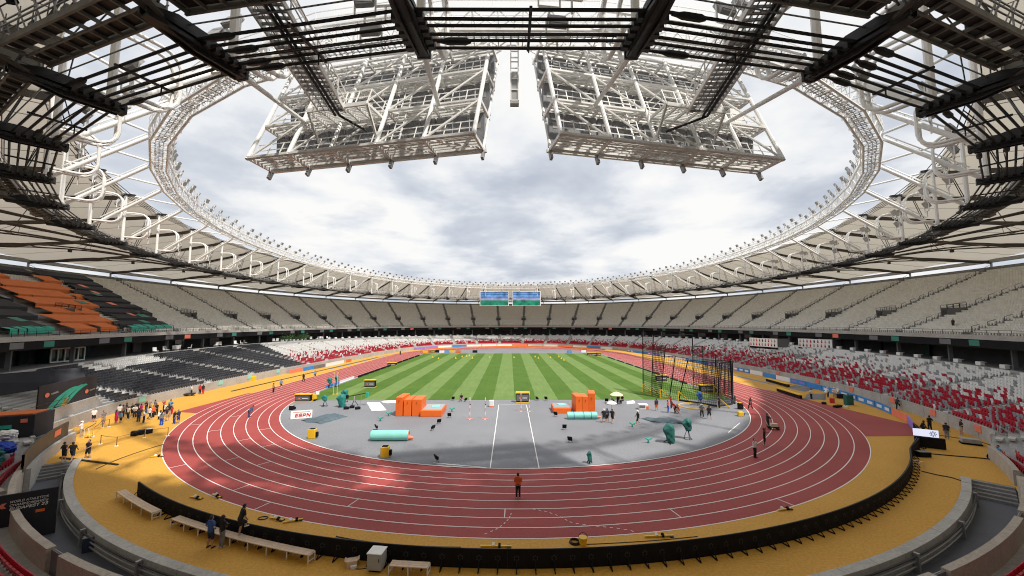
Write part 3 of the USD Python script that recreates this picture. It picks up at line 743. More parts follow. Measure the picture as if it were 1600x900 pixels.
# thin rods, pipes and lamps that thicken the view of the ring from below
for j in range(NB):
    if not seen(fr(j, 2, ZLO), fr(j + 1, 2, ZLO), m=.15): continue
    P = lambda off, f, zz: fr(j, off, zz) * (1 - f) + fr(j + 1, off, zz) * f
    for off, z, r in ((2.35, .55, .035), (2.5, 1.2, .03), (4.7, 1.0, .04), (4.9, 1.7, .03), (5.2, 2.6, .035)):
        B().tube([P(off, 0, ZLO + z), P(off, 1, ZLO + z)], r, 5).build('pipe', 'steel_dark' if r < .034 else 'rail_grey', cw)
    b = B()
    for f in np.arange(.08, 1, .12): b.bar(P(4.5, f, ZLO + .7), P(5.2, f, ZLO + 2.6), .05); b.bar(P(4.35, f, ZLO + .75), P(4.5, f + .06, ZLO + 1.9), .04)
    b.build('bracket', 'rail_grey', cw, kind='stuff')
    for sd in (-1, 1): B().tube([fr(j, 3.6, ZLO + .5, sd * .3), fr(j, 1.6, ZUP, sd * .2)], .05, 5).build('stay_rod', 'steel_dark', cw)
    for f in (.3, .55, .8):
        p = P(4.9, f, ZLO + 1.75); B().box(p, [.34, .28, .3], math.atan2(TN[j][1], TN[j][0]), .5).build('ring_lamp', 'black_plastic', cw)
    B().tube([P(1.1, .12, ZLO - .22), P(1.25, .5, ZLO - .32), P(1.0, .88, ZLO - .2)], .028, 4).build('slack_cable', 'cable_black', cw)
    for f in (.5,): B().bar(P(-.15, f, ZLO), P(2.3, f, ZLO), .12, .1).bar(P(.4, f, ZLO - .5), P(.4, f, ZLO), .05).build('spacer', 'steel_dark', cw)
# upper ring
ur = thing('upper_ring', 'upper ring of thin dark cables and node plates at the roof edge', 'cable ring')
for k in range(4): B().tube([fr(j, -.35 + .45 * k, ZUP + .25) for j in range(NB)], .05, 5, closed=True).build('ring_cable', 'cable_black', ur)
for j in range(NB):
    b = B().bar(fr(j, -.9, ZUP + .12), fr(j, 1.9, ZUP + .12), .5, .3); b.build('node_plate', 'steel_dark', ur)
# white lighting ring carried by masts, struts and hoops
OW = 0.0
lr = thing('light_ring', 'white inner lattice ring with walkway held by slanting tubes from the roof edge', 'ring truss')
CH = [(OW - .8, ZW + .75), (OW + .8, ZW + .75), (OW - .7, ZW - .55), (OW + .7, ZW - .55)]
for o, z in CH: B().tube([fw(j, o, z) for j in range(NB)], .11, 6, closed=True).build('chord', 'steel_white', lr)
for j in range(NB):
    P = lambda off, f, zz: fw(j, off, zz) * (1 - f) + fw(j + 1, off, zz) * f
    b = B(); nn = 6
    for i in range(nn):
        f0, f1 = i / nn, (i + 1) / nn
        for (oa, za), (ob, zb) in ((CH[0], CH[2]), (CH[1], CH[3]), (CH[0], CH[1]), (CH[2], CH[3])):
            b.bar(P(oa, f0, za), P(ob, f0, zb), .07); b.bar(P(oa, f0, za), P(ob, f1, zb), .055) if (i + j) % 2 else b.bar(P(ob, f0, zb), P(oa, f1, za), .055)
    b.build('bracing', 'steel_white', lr)
    s = B()
    for o in (-.3, 0, .3): s.bar(P(OW + o, .0, ZW - .45), P(OW + o, 1., ZW - .45), .05, .05)
    for f in np.arange(.02, 1, .05): s.bar(P(OW - .4, f, ZW - .47), P(OW + .4, f, ZW - .47), .10, .03)
    s = s.build('walkway', 'steel_grey', lr)
    b = B()
    for off in (OW + .85, OW - .85):
        for h in (1.3, 1.75): b.bar(P(off, 0, ZW + h), P(off, 1, ZW + h), .05)
        for f in np.linspace(0, .9, 7): b.bar(P(off, f, ZW + .75), P(off, f, ZW + 1.77), .05)
    b.build('railing', 'steel_white', s)
    lo = fr(j, -.1, ZLO + .35); tip = fw(j, OW + .8, ZW - .2); up = fr(j, -.5, ZUP); d = tip - lo
    st = B().tube([lo, lo + d * .5, tip], .19, 10).build('lower_strut', 'steel_white', lr, smooth=40)
    B().tube([lo + d * .1 + [0, 0, .55], lo + d * .97 + [0, 0, .45]], .06, 5).bar(lo + d * .3, lo + d * .3 + [0, 0, .5], .05).bar(lo + d * .6, lo + d * .6 + [0, 0, .5], .05).bar(lo + d * .85, lo + d * .85 + [0, 0, .5], .05).build('side_pipe', 'steel_white', st)
    B().tube([up, tip + [0, 0, .5]], .12, 8).build('upper_strut', 'steel_white', lr, smooth=40)
    B().tube([fr(j, .2, ZLO + .4), fr(j, .2, ZUP)], .2, 8).build('mast', 'steel_white', lr, smooth=40)
    hp = None
    for sd in (-.42, .42):
        c = []
        for (x, z) in [(-.1, .95), (-1.7, .95)] + [(-1.7 - 1.1 * math.sin(a), 2.05 - 1.1 * math.cos(a)) for a in np.linspace(.3, math.pi / 2, 4)] + [(-2.8, 3.4)] + [(-1.7 - 1.1 * math.cos(a), 3.7 + 1.1 * math.sin(a)) for a in np.linspace(.2, math.pi / 2, 4)] + [(.2, 4.8)]:
            c.append(fr(j, x, ZLO + z, sd))
        b = B().tube(c, .12, 8)
        if hp is None: hp = b.build('hoop', 'steel_white', lr)
        else: b.build('hoop', 'steel_white', lr)
    b = B()
    for z in np.arange(2.1, 3.9, .45): b.bar(fr(j, -2.8, ZLO + z, -.42), fr(j, -2.8, ZLO + z, .42), .06)
    b.build('rung', 'steel_white', hp, kind='stuff')
# floodlights on the lighting ring
fp = proto('floodlight_kind')
b = B(); b.prism(Polygon([(-.30, -.28), (.30, -.28), (.34, .0), (.30, .28), (-.30, .28), (-.34, 0)]), -.10, .10, np.vstack([np.column_stack([rot('x', 1.05), [0, 0, .55]]), [0, 0, 0, 1]])); b.build('lamp_housing', 'steel_grey', fp)
B().box([0, -.09, .52], [.52, .03, .46], rx=-.5).build('lens', 'white_print', fp)
B().bar([-.36, 0, .0], [-.36, 0, .6], .05).bar([.36, 0, 0], [.36, 0, .6], .05).bar([-.36, 0, 0], [.36, 0, 0], .06).bar([0, 0, -.5], [0, 0, 0], .06).build('bracket', 'steel_white', fp)
cnt = 0
for j in range(NB):
    P = lambda off, f, zz: fw(j, off, zz) * (1 - f) + fw(j + 1, off, zz) * f
    if not seen(P(OW, .5, ZW), m=.05) or P(OW, .5, ZW)[1] < -89.5: continue
    grp = (j * 5) % 7
    for i in range(8):
        if cnt >= 300 or i > 5: continue
        off, zz = ((OW - 1.15, ZW + .7) if i % 2 else (OW - 1.1, ZW + 1.7)); p = P(off, (i + .5 + .25 * (grp % 3 - 1)) / 6, zz)
        copy_of(fp, 'floodlight', 'small grey floodlight on the inner edge of the white lighting ring', 'floodlight', p, math.atan2(TN[j][1], TN[j][0]) + (rng.random() - .5) * .5, 'floodlights on the lighting ring', 1.0 + .3 * rng.random()); cnt += 1
for j in range(NB):
    P = lambda off, f, zz: fr(j, off, zz) * (1 - f) + fr(j + 1, off, zz) * f
    if not seen(P(-1.2, .5, ZLO + 2), m=.0) or P(0, .5, 0)[1] > -5: continue
    for f, zz in ((.62, ZLO + 3.2), (.74, ZLO + 3.6), (.66, ZLO + 1.6)):
        copy_of(fp, 'wash_light', 'grey floodlight hung between the white hoops over the cable ring', 'floodlight', P(-1.4, f, zz), math.atan2(TN[j][1], TN[j][0]) + .2, 'floodlights between the hoops', 1.5)
# ------------------------------------------------------------------ the two screen frames hung at the near end, the two screens at the far end


def screen_frame(side):
    nm = 'left' if side < 0 else 'right'
    t = thing('screen_frame', f'white lattice frame of the {nm} hanging screen seen from behind, with three decks', 'screen frame')
    A = np.array([side * 17.05 - .4, -90.0, 23.15]); ex = np.array([-side * 15.3, -3.45, 0]) / 15.68; ey = np.array([side * -.0 + .22 * -side, .9755, 0.]); ey = np.array([-ex[1] * -side * -1, 0, 0]) if False else np.array([-ex[1], ex[0], 0.]) * (1 if ex[0] > 0 else -1)
    LZ, W, D, n = 2.62, 15.0, 1.85, 5
    Q = lambda x, y, z: A + ex * x + ey * (y + .42 * z) + [0, 0, z]
    for y in (0, D):
        for i in range(n + 1): B().tube([Q(W * i / n, y, -.1), Q(W * i / n, y, 3 * LZ + .25)], .125 if y == 0 else .09, 8).build('post', 'steel_white', t, smooth=40)
        for k in range(4): B().tube([Q(0, y, LZ * k), Q(W, y, LZ * k)], .11 if k else .14, 6).build('rail', 'steel_white', t, smooth=40)
    for k in range(3):
        for i in range(n):
            a, b2 = W * i / n, W * (i + 1) / n
            p, q = (Q(a, 0, LZ * k), Q(b2, 0, LZ * (k + 1)))
            B().tube([p, q], .075, 6).build('diagonal', 'steel_white', t, smooth=40)
    for k in range(4):
        for i in range(n + 1): B().bar(Q(W * i / n, -.0, LZ * k), Q(W * i / n, D + .25, LZ * k - .12), .14, .2).build('cross_beam', 'steel_white', t)
        b = B()
        for i in range(n):
            b.bar(Q(W * i / n, 0, LZ * k - .05), Q(W * (i + 1) / n, D, LZ * k - .05), .07)
        for y in np.linspace(.35, D - .3, 5): b.bar(Q(0, y, LZ * k + .05), Q(W, y, LZ * k + .05), .09, .08)
        b.build('deck_joists', 'steel_white', t)
        d = B()
        for y in np.linspace(.4, D - .35, 9): d.bar(Q(.1, y, LZ * k + .12), Q(W - .1, y, LZ * k + .12), .055, .05)
        d = d.build('deck', 'steel_white', t)
        if k < 3:
            b = B()
            for h in (.55, 1.05): b.bar(Q(0, .28, LZ * k + .12 + h), Q(W, .28, LZ * k + .12 + h), .045)
            for x in np.linspace(0.1, W - .1, 17): b.bar(Q(x, .28, LZ * k + .12), Q(x, .28, LZ * k + 1.2), .045)
            b.build('railing', 'steel_white', d)
            for i in range(14):
                x0 = W * i / 14 + .06; B().box(Q(x0 + W / 28, D - .2, LZ * k + 1.3), [W / 14 - .14, .32, 2.1], math.atan2(ex[1], ex[0])).build('screen_cabinet', 'screen_back', t)
                if i % 2: B().box(Q(x0 + W / 28, D - .42, LZ * k + 1.55), [.5, .12, .34], math.atan2(ex[1], ex[0])).build('junction_box', 'steel_grey', t)
            for x, w in (((1.2, .9), (3.0, .7)) if side > 0 else ((12.5, .9),)) if k == 1 else ():
                B().box(Q(x if side > 0 else W - x, 1.0, LZ * k + 1.0), [w, .5, 1.7], math.atan2(ex[1], ex[0])).build('cabinet', 'steel_white', t)
    B().bar(Q(-.2, D + .12, -.16), Q(W + .2, D + .12, -.16), .2, .2).build('lower_beam', 'steel_white', t)
    for i in range(n + 1): B().bar(Q(W * i / n, D + .12, -.2), Q(W * i / n, D + .12, -.75), .16, .26).build('foot_bracket', 'steel_grey', t)
    # hangers up to the lighting ring
    for i in range(n + 1):
        x = W * i / n; tip = Q(x, D + .5, 3 * LZ + 1.6); b = B()
        for x2 in (x - 1.3, x + 1.3):
            if -.2 <= x2 <= W + .2: b.tube([Q(x2, .2, 3 * LZ), tip], .06, 5); b.tube([Q(x2, D, 3 * LZ), tip], .06, 5)
        if b.v: b.build('hanger', 'steel_white', t)
    # balcony on the camera side, where the bridge lands
    z = LZ * .78; b = B()
    for y in (-1.7, 0): b.bar(Q(5.0, y, z), Q(8.9, y, z), .12, .22)
    for x in np.linspace(5.0, 8.9, 6): b.bar(Q(x, -1.7, z), Q(x, 0, z), .1, .16)
    [b.bar(Q(5.0, yy, z + .1), Q(8.9, yy, z + .1), .06, .05) for yy in np.arange(-1.6, -.05, .16)]
    for x in (5.0, 8.9): b.bar(Q(x, -1.7, z), Q(x, 0, z - 1.5), .12)
    bal = b.build('balcony', 'steel_white', t)
    b = B()
    for h in (.55, 1.1): b.bar(Q(5, -1.7, z + h), Q(8.9, -1.7, z + h), .05); b.bar(Q(5, -1.7, z + h), Q(5, 0, z + h), .05); b.bar(Q(8.9, -1.7, z + h), Q(8.9, 0, z + h), .05)
    for x in np.linspace(5, 8.9, 6): b.bar(Q(x, -1.7, z), Q(x, -1.7, z + 1.12), .05)
    b.build('railing', 'steel_white', bal)
    lb = B()
    for x in (9.6, 10.1): lb.bar(Q(x, .45, 0), Q(x, .45, 2 * LZ + 1), .05)
    for h in np.arange(.2, 2 * LZ + 1, .3): lb.bar(Q(9.6, .45, h), Q(10.1, .45, h), .04)
    lb.build('ladder', 'steel_white', t)
    # ties from the cable ring to the frame
    for x, j in ((3.1, NB - 2 if side < 0 else 1), (12.4, NB - 1 if side < 0 else 0)):
        B().tube([fr(j, -.3, ZLO), Q(x, 0, LZ)], .13, 8).build('tie_tube', 'steel_white', t, smooth=40)
    return t, Q


for side in (-1, 1):
    _, Q = screen_frame(side)
    nm = 'left' if side < 0 else 'right'
    br = thing('access_bridge', f'slanting grey access bridge from the cable ring to the {nm} screen frame', 'bridge')
    a0 = np.array([side * 10.4 - .5, -99.6, ZLO + 1.0]); a1 = Q(6.6, -1.5, 1.9); d = a1 - a0; s = np.cross(d, [0, 0, 1.]); s /= np.linalg.norm(s)
    for o in (-.75, .75): B().bar(a0 + s * o, a1 + s * o, .09, .26).build('side_beam', 'steel_white', br)
    b = B()
    for o in (-.45, -.15, .15, .45): b.bar(a0 + s * o, a1 + s * o, .05, .04)
    for f in np.linspace(.02, .98, 24): b.bar(a0 + d * f - s * .75, a0 + d * f + s * .75, .07, .12)
    b.build('floor', 'steel_grey', br)
    b = B()
    for o in (-.75, .75):
        for h in (.6, 1.1): b.bar(a0 + s * o + [0, 0, h], a1 + s * o + [0, 0, h], .05)
        for f in np.linspace(0, 1, 7): b.bar(a0 + d * f + s * o, a0 + d * f + s * o + [0, 0, 1.1], .05)
    b.build('railing', 'steel_white', br)
    B().tube([a0 + s * .3 - [0, 0, .25], a0 + d * .5 + s * .35 - [0, 0, .28], a1 + s * .4 - [0, 0, .25], Q(8.0, .1, 1.2)], .08, 6).tube([a0 + s * .1 - [0, 0, .25], a1 + s * .15 - [0, 0, .25]], .07, 6).build('cable_bundle', 'cable_black', br)
hl = thing('hanging_ladder', 'narrow grey lattice cage hanging between the two screen frames', 'ladder cage')
c = np.array([-.52, -90.2, 1.9]); b = B()
for x in (-.24, .24):
    for y in (-.2, .2): b.bar(c + [x, y, 24.9], c + [x, y, 29.4], .07)
for z in np.arange(24.9, 29.5, .72): b.bar(c + [-.24, -.2, z], c + [.24, -.2, z], .06); b.bar(c + [-.24, .2, z], c + [.24, .2, z], .06); b.bar(c + [-.24, -.2, z], c + [-.24, .2, z], .06); b.bar(c + [.24, -.2, z], c + [.24, .2, z], .06)
b.build('cage', 'steel_white', hl)
B().box(c + [0, 0, 25.9], [.42, .34, 1.9]).build('cabinet', 'steel_grey', hl)
B().prism(Polygon([(-.28, -.22), (.28, -.22), (.28, .22), (-.28, .22)]), 24.7, 24.9, np.array([[1, 0, 0, c[0]], [0, 1, 0, c[1]], [0, 0, 1, c[2]], [0, 0, 0, 1.]])).build('foot', 'steel_grey', hl)
B().bar(c + [0, 0, 29.3], c + [0, -.9, 29.9], .08).build('hanger', 'steel_white', hl)
for side, lab in ((-1, 'left'), (1, 'right')):
    t = thing('video_screen', f'lit {lab} video screen hanging under the far roof, blue crowd over green', 'screen')
    x0, x1 = (-16.6, -1.5) if side < 0 else (.7, 15.6)
    B().box([(x0 + x1) / 2, 93.6, 25.5], [x1 - x0 + .5, .8, 7.9]).build('housing', 'steel_white', t)
    B().box([(x0 + x1) / 2, 93.15, 25.5], [x1 - x0 - .3, .12, 7.2]).build('display', 'screen', t)
# ------------------------------------------------------------------ boards round the track


def proj(P):
    d = np.atleast_2d(P) - CAM; z = d @ _f
    return np.stack([800 + FPX * (d @ _r) / z, 450 - FPX * (d @ _u) / z], -1)


def board_run(t, pts, h, step, mats, thick=.12, name='board_panel', z0=.02, feet=0., emblem=False, prints=None):
    """Upright panels in a row along the polyline pts."""
    L = LineString(pts); n = max(1, int(round(L.length / step)))
    for i in range(n):
        p, q = (np.array(L.interpolate(L.length * f).coords[0]) for f in (i / n, (i + 1) / n - .004 / n))
        d = (q - p) / np.linalg.norm(q - p); nrm = np.array([d[1], -d[0]]); c = (p + q) / 2; a = math.atan2(d[1], d[0])
        o = B().box([*c, z0 + h / 2], [np.linalg.norm(q - p), thick, h], a).build(name, mats[i % len(mats)], t)
        if emblem:
            b = B(); R = np.array([[*d, 0], [0, 0, 1], [*nrm, 0]]).T; e = np.array([*(c + nrm * (thick / 2 + .004)), z0 + h * .55]); r1 = .15
            for k in range(6):
                u = k * math.pi / 3 + .2; v = np.array([[r1 * math.cos(u), r1 * math.sin(u), 0], [r1 * .62 * math.cos(u + .25), r1 * .62 * math.sin(u + .25), 0], [r1 * .62 * math.cos(u + .75), r1 * .62 * math.sin(u + .75), 0], [r1 * math.cos(u + .62), r1 * math.sin(u + .62), 0]])
                b.raw(v @ R.T + e, [[0, 1, 2], [0, 2, 3]])
            b.build('emblem', 'mark_grey', o)
        if feet:
            f = c + nrm * (thick / 2 + feet / 2); B().box([*f, .03], [.05, feet, .06], a).bar([*(c + nrm * thick / 2), .5], [*(c + nrm * (thick / 2 + feet)), .05], .04).build('foot', 'black_plastic', t)
        if prints and prints[i % len(prints)]:
            B().box([*(c - nrm * (thick / 2 + .006)), z0 + h * .5], [np.linalg.norm(q - p) * .6, .006, h * .45], a).build('print', prints[i % len(prints)], t)


pb = thing('perimeter_board', 'long black barrier of board backs curving along the outside of the near bend', 'board')
board_run(pb, arc(50.28, -.602, .823, 60) + [(40.6, -73.6), (43.6, -71.0), (45.6, -68.9), (46.6, -67.4)], 0.92, .98, ['black_plastic'], feet=.45, emblem=True)
B().tube([[*p, .95] for p in arc(50.28, -.602, .823, 90) + [(43.6, -71.0), (46.6, -67.4)]], .03, 4).build('top_edge', 'steel_dark', pb)
run = [(46.7, -67.3), (50.1, -63.2), (53.6, -56.0), (56.3, -47.5), (58.3, -36), (59.2, -21), (59.1, -6), (57.9, 16), (55, 40), (50.5, 57)]
Lr = LineString(run); cols = [('lilac_print', None), ('salmon_print', None), ('blue_print', 'white_print'), ('blue_print', 'white_print'), ('blue_print', 'white_print'), ('blue_print', 'white_print'), ('blue_print', None), ('blue_print', 'lilac_print'), ('white_print', None), ('blue_print', None), ('white_print', None), ('blue_print', 'white_print'), ('lilac_print', 'white_print'), ('white_print', 'lilac_print')]
names = {'lilac_print': 'violet', 'salmon_print': 'salmon orange', 'blue_print': 'blue', 'white_print': 'white'}
ords = ['first', 'second', 'third', 'fourth', 'fifth', 'sixth', 'seventh', 'eighth', 'ninth', 'tenth', 'eleventh', 'twelfth', 'thirteenth', 'fourteenth', 'fifteenth', 'sixteenth', 'seventeenth', 'eighteenth', 'nineteenth', 'twentieth', 'twenty-first', 'twenty-second', 'twenty-third', 'twenty-fourth', 'twenty-fifth', 'twenty-sixth', 'twenty-seventh', 'twenty-eighth', 'twenty-ninth', 'thirtieth']
n = 26
for i in range(n):
    f0, f1 = (i / n) ** 1.0, ((i + .96) / n); c, pr = cols[i] if i < len(cols) else cols[6 + (i * 5) % 8]
    t = thing('display_board', f'{names[c]} display board before the right stand wall, {ords[i]} counted from the near corner', 'board', group='display boards on the right')
    pts = [Lr.interpolate(Lr.length * f).coords[0] for f in np.linspace(f0, f1, 3)]
    board_run(t, pts, .95, 2.6, [c], prints=[pr] if pr else None, name='board_panel')
for i, (px0, px1, py0, py1, c, lab) in enumerate([(452, 472, 584, 580, 'salmon_print', 'orange display board standing at the foot of the left stand wall'), (474, 489, 580, 577, 'blue_print', 'blue display board beside the orange one at the left stand wall'), (490, 508, 577, 573.5, 'grey_panel', 'grey display board between blue and white boards at the left wall'), (509, 537, 573.5, 567.5, 'white_print', 'white lilac display board at the foot of the left stand wall'), (541, 549, 566.5, 565, 'orange_cloth', 'small orange board furthest along the left stand wall')]):
    t = thing('display_board', lab, 'board'); board_run(t, [at(px0, py0)[:2], at(px1, py1)[:2]], .95, 4., [c], prints=['white_print'] if i in (1, 3) else None)
far_cols = ['lilac_print', 'lilac_print', 'white_print', 'blue_print', 'white_print', 'white_print', 'white_print', 'salmon_print', 'white_print', 'white_print', 'salmon_print', 'white_print', 'blue_print', 'white_print']
for i in range(14):
    t0 = math.pi / 2 + (6.9 - i) * .085; t = thing('far_board', f'{names.get(far_cols[i], "orange")} board below the far stand, {ords[i]} from the left', 'board', group='boards below the far stand')
    board_run(t, xy(lambda q: RW(q) - 1.0, np.linspace(t0, t0 - .08, 4)), 1.0, 4., [far_cols[i]])
ob = thing('orange_kerb_board', 'low orange red board strip running along the far bend of the track', 'board')
board_run(ob, [(49.2 * math.cos(a), CY + 49.2 * math.sin(a)) for a in np.linspace(2.6, .5, 40)], .45, 4., ['orange_cloth'])
for i in range(11):                                            # black low boards along the left edge of the grass
    p, q = at(560 + i * 8.8, 590 - i * 3.15)[:2], at(567 + i * 8.8, 587.5 - i * 3.15)[:2]
    t = thing('low_board', f'low black board lying along the left grass edge, {ords[i]} from the near end', 'board', group='black boards on the left grass edge')
    board_run(t, [p, q], .42, 2.5, ['black_plastic'], thick=.3)
t = thing('low_board', 'white board with teal mark lying at the near left grass edge', 'board'); board_run(t, [at(531, 599)[:2], at(553, 591)[:2]], .5, 8, ['white_print'], prints=['teal'])
t = thing('low_board', 'blue and white board by the left grass edge under the teal camera', 'board'); board_run(t, [at(509, 607)[:2], at(529, 600)[:2]], .5, 8, ['blue_print'], prints=['white_print'])
for i in range(9):
    p, q = at(950 + i * 14, 558.5 + i * 4.75)[:2], at(961 + i * 14, 562.3 + i * 4.75)[:2]
    t = thing('low_board', f'low dark board along the right grass edge, {ords[i]} from the far end', 'board', group='dark boards on the right grass edge')
    board_run(t, [p, q], .3, 2.5, ['steel_dark'], thick=.25)

# ------------------------------------------------------------------ people
POSE = {
    'stand': {}, 'hips': dict(eL=(-.36, -.06, 1.18), wL=(-.20, .10, 1.02), eR=(.36, -.06, 1.18), wR=(.20, .10, 1.02), aL=(-.17, -.02, .09), aR=(.17, .02, .09), kL=(-.14, .03, .5), kR=(.14, .03, .5)),
    'crossed': dict(eL=(-.27, .06, 1.15), wL=(.06, .22, 1.20), eR=(.27, .06, 1.15), wR=(-.08, .24, 1.16)),
    'walk': dict(kL=(-.10, .20, .53), aL=(-.10, .26, .10), kR=(.10, .0, .50), aR=(.10, -.32, .16), eL=(-.26, -.16, 1.16), wL=(-.25, -.16, .93), eR=(.26, .10, 1.16), wR=(.25, .26, .98)),
    'reach': dict(eL=(-.26, .18, 1.22), wL=(-.14, .40, 1.22), eR=(.26, .18, 1.22), wR=(.12, .40, 1.26)),
    'raised': dict(eR=(.30, .10, 1.50), wR=(.14, .14, 1.72), eL=(-.28, .12, 1.20), wL=(-.15, .32, 1.30)),
    'wide': dict(aL=(-.24, 0, .09), kL=(-.18, .03, .5), aR=(.24, .04, .09), kR=(.18, .05, .5), eL=(-.32, .02, 1.18), wL=(-.16, .18, 1.06), eR=(.32, .02, 1.18), wR=(.16, .18, 1.06)),
    'lean': dict(bend=.28, kL=(-.10, .10, .55), aL=(-.12, .02, .09), kR=(.12, .28, .72), aR=(.13, .25, .55), eL=(-.28, .10, 1.15), wL=(-.2, .25, .98), eR=(.26, .12, 1.15), wR=(.16, .30, .98)),
    'bend': dict(bend=.75, eL=(-.20, .22, 1.08), wL=(-.16, .32, .85), eR=(.20, .22, 1.08), wR=(.14, .32, .85)),
    'crouch': dict(drop=.48, kL=(-.16, .34, .98), aL=(-.14, .02, .57), kR=(.16, .32, .98), aR=(.14, .0, .57), bend=.35, eL=(-.24, .25, 1.15), wL=(-.10, .45, 1.05), eR=(.24, .25, 1.15), wR=(.12, .45, 1.05)),
    'sit': dict(drop=.40, kL=(-.12, .44, .92), aL=(-.12, .42, .49), kR=(.12, .44, .92), aR=(.12, .42, .49), eL=(-.26, .10, 1.18), wL=(-.14, .34, 1.08), eR=(.26, .10, 1.18), wR=(.14, .34, 1.08)),
}
CACHE = {}


def ball(c, r, n=14):
    return Manifold.sphere(float(r), n).translate([float(x) for x in c])


def hull(*cr): return Manifold.batch_hull([ball(c, r) for c, r in cr])


def figure(pose, legs, sleeves, hair):
    """(body, top, bottoms, hair, shoes) meshes of a figure 1.76 m tall facing +y."""
    key = (pose, legs, sleeves, hair)
    if key in CACHE: return CACHE[key]
    J = dict(eL=(-.245, -.01, 1.14), wL=(-.255, .07, .90), eR=(.245, -.01, 1.14), wR=(.255, .07, .90), kL=(-.10, .025, .50), aL=(-.11, -.02, .09), kR=(.10, .025, .50), aR=(.11, -.02, .09)); J.update({k: v for k, v in POSE[pose].items() if len(k) == 2})
    bend, drop = POSE[pose].get('bend', 0), POSE[pose].get('drop', 0)
    def up(p):                                             # tilt the trunk forward about the hips
        p = np.array(p, float); y, z = p[1], p[2] - .93; c, s = math.cos(bend), math.sin(bend); return np.array([p[0], y * c + z * s, .93 - y * s + z * c])
    sL, sR = up((-.185, 0, 1.42)), up((.185, 0, 1.42)); eL, wL, eR, wR = (up(J[k]) if bend else np.array(J[k], float) for k in ('eL', 'wL', 'eR', 'wR'))
    kL, aL, kR, aR = (np.array(J[k], float) for k in ('kL', 'aL', 'kR', 'aR')); hL, hR = np.array([-.09, 0, .93]), np.array([.09, 0, .93])
    def torso(g): return [hull((up((-.13, 0, 1.36)), .085 + g), (up((.13, 0, 1.36)), .085 + g), (up((-.10, .0, 1.10)), .088 + g), (up((.10, 0, 1.10)), .088 + g)), hull((up((-.10, 0, 1.10)), .088 + g), (up((.10, 0, 1.10)), .088 + g), (np.array([-.085, -.01, .95]), .10 + g), (np.array([.085, -.01, .95]), .10 + g)), hull((sL, .06 + g), (up((-.06, 0, 1.45)), .055 + g), (up((.06, 0, 1.45)), .055 + g), (sR, .06 + g))]
    def arm(s, e, w, g, f=1.):
        m = s + (e - s) * min(f, 1.)
        o = [hull((s, .058 + g), (m, .058 - .013 * min(f, 1) + g))]
        if f > 1: o.append(hull((e, .045 + g), (w, .034 + g)))
        return o
    def leg(h, k, a, g, f=1.):
        m = h + (k - h) * min(f, 1.); o = [hull((h, .092 + g), (m, .092 - .032 * min(f, 1) + g))]
        if f > 1: o.append(hull((k, .06 + g), ((k + a) / 2 - [0, .02, -.04], .056 + g), (a, .04 + g)))
        return o
    parts = torso(0) + arm(sL, eL, wL, 0, 2) + arm(sR, eR, wR, 0, 2) + leg(hL, kL, aL, 0, 2) + leg(hR, kR, aR, 0, 2)
    parts += [hull((up((0, -.01, 1.43)), .058), (up((0, .01, 1.56)), .052)), hull((up((0, .0, 1.655)), .098), (up((0, .02, 1.60)), .078), (up((0, .055, 1.555)), .042)), hull((up((0, .10, 1.635)), .012), (up((0, .118, 1.605)), .016)), ball(up((-.095, .0, 1.625)), .022), ball(up((.095, .0, 1.625)), .022)]
    for e, w, sx in ((eL, wL, -1), (eR, wR, 1)):
        d = (w - e) / np.linalg.norm(w - e); sd = np.cross(d, [0, 0, 1.]); sd = sd / (np.linalg.norm(sd) + 1e-9) if np.linalg.norm(sd) > .2 else np.array([1., 0, 0]); nm = np.cross(sd, d); palm = w + d * .085
        parts.append(hull((w, .028), (palm + sd * .026, .016), (palm - sd * .026, .016)))
        for q, ln in ((-.030, .062), (-.010, .075), (.010, .072), (.030, .056)):
            b0 = palm + sd * q; b1 = b0 + d * ln * .55 + nm * .006; b2 = b1 + d * ln * .40 + nm * .022; parts += [hull((b0, .0095), (b1, .009)), hull((b1, .009), (b2, .0078))]
        th = w + d * .03 - sd * .026 * sx; parts.append(hull((th, .013), (th + d * .035 - sd * .028 * sx, .010), (th + d * .062 - sd * .03 * sx, .009)))
    def join(p, sm=True, ln=.035):
        m = Manifold.batch_boolean(p, OpType.Add)
        if sm: m = m.refine_to_length(ln)
        v, f, _ = meshkit.arrays(m); t = trimesh.Trimesh(v, f, process=True)
        if sm: trimesh.smoothing.filter_taubin(t, iterations=6)
        t.vertices[:, 2] -= drop
        return np.array(t.vertices), np.array(t.faces)
    body = join(parts)
    top = join(torso(.016) + arm(sL, eL, wL, .016, 2 if sleeves == 'long' else .62) + arm(sR, eR, wR, .016, 2 if sleeves == 'long' else .62))
    pel = hull((np.array([-.085, -.01, .96]), .116), (np.array([.085, -.01, .96]), .116), (np.array([0, -.01, .90]), .10))
    if legs == 'skirt': bot = join([pel, hull((np.array([-.09, 0, .9]), .12), (np.array([.09, 0, .9]), .12), (np.array([-.14, .0, .48]), .10), (np.array([.14, 0, .48]), .10))])
    else: bot = join([pel] + leg(hL, kL, aL, .022, .9 if legs == 'shorts' else 2) + leg(hR, kR, aR, .022, .9 if legs == 'shorts' else 2))
    hp = [hull((up((0, -.018, 1.675)), .103), (up((0, -.035, 1.63)), .092))]
    if hair == 'long': hp.append(hull((up((0, -.05, 1.64)), .085), (up((0, -.085, 1.40)), .06)))
    if hair == 'cap': hp.append(hull((up((0, .02, 1.70)), .085), (up((-.05, .15, 1.685)), .012), (up((.05, .15, 1.685)), .012)))
    if hair == 'hat': hp.append(hull(*[(up((.19 * math.cos(a), .19 * math.sin(a) - .01, 1.68)), .012) for a in np.arange(0, 6.28, .7)]))
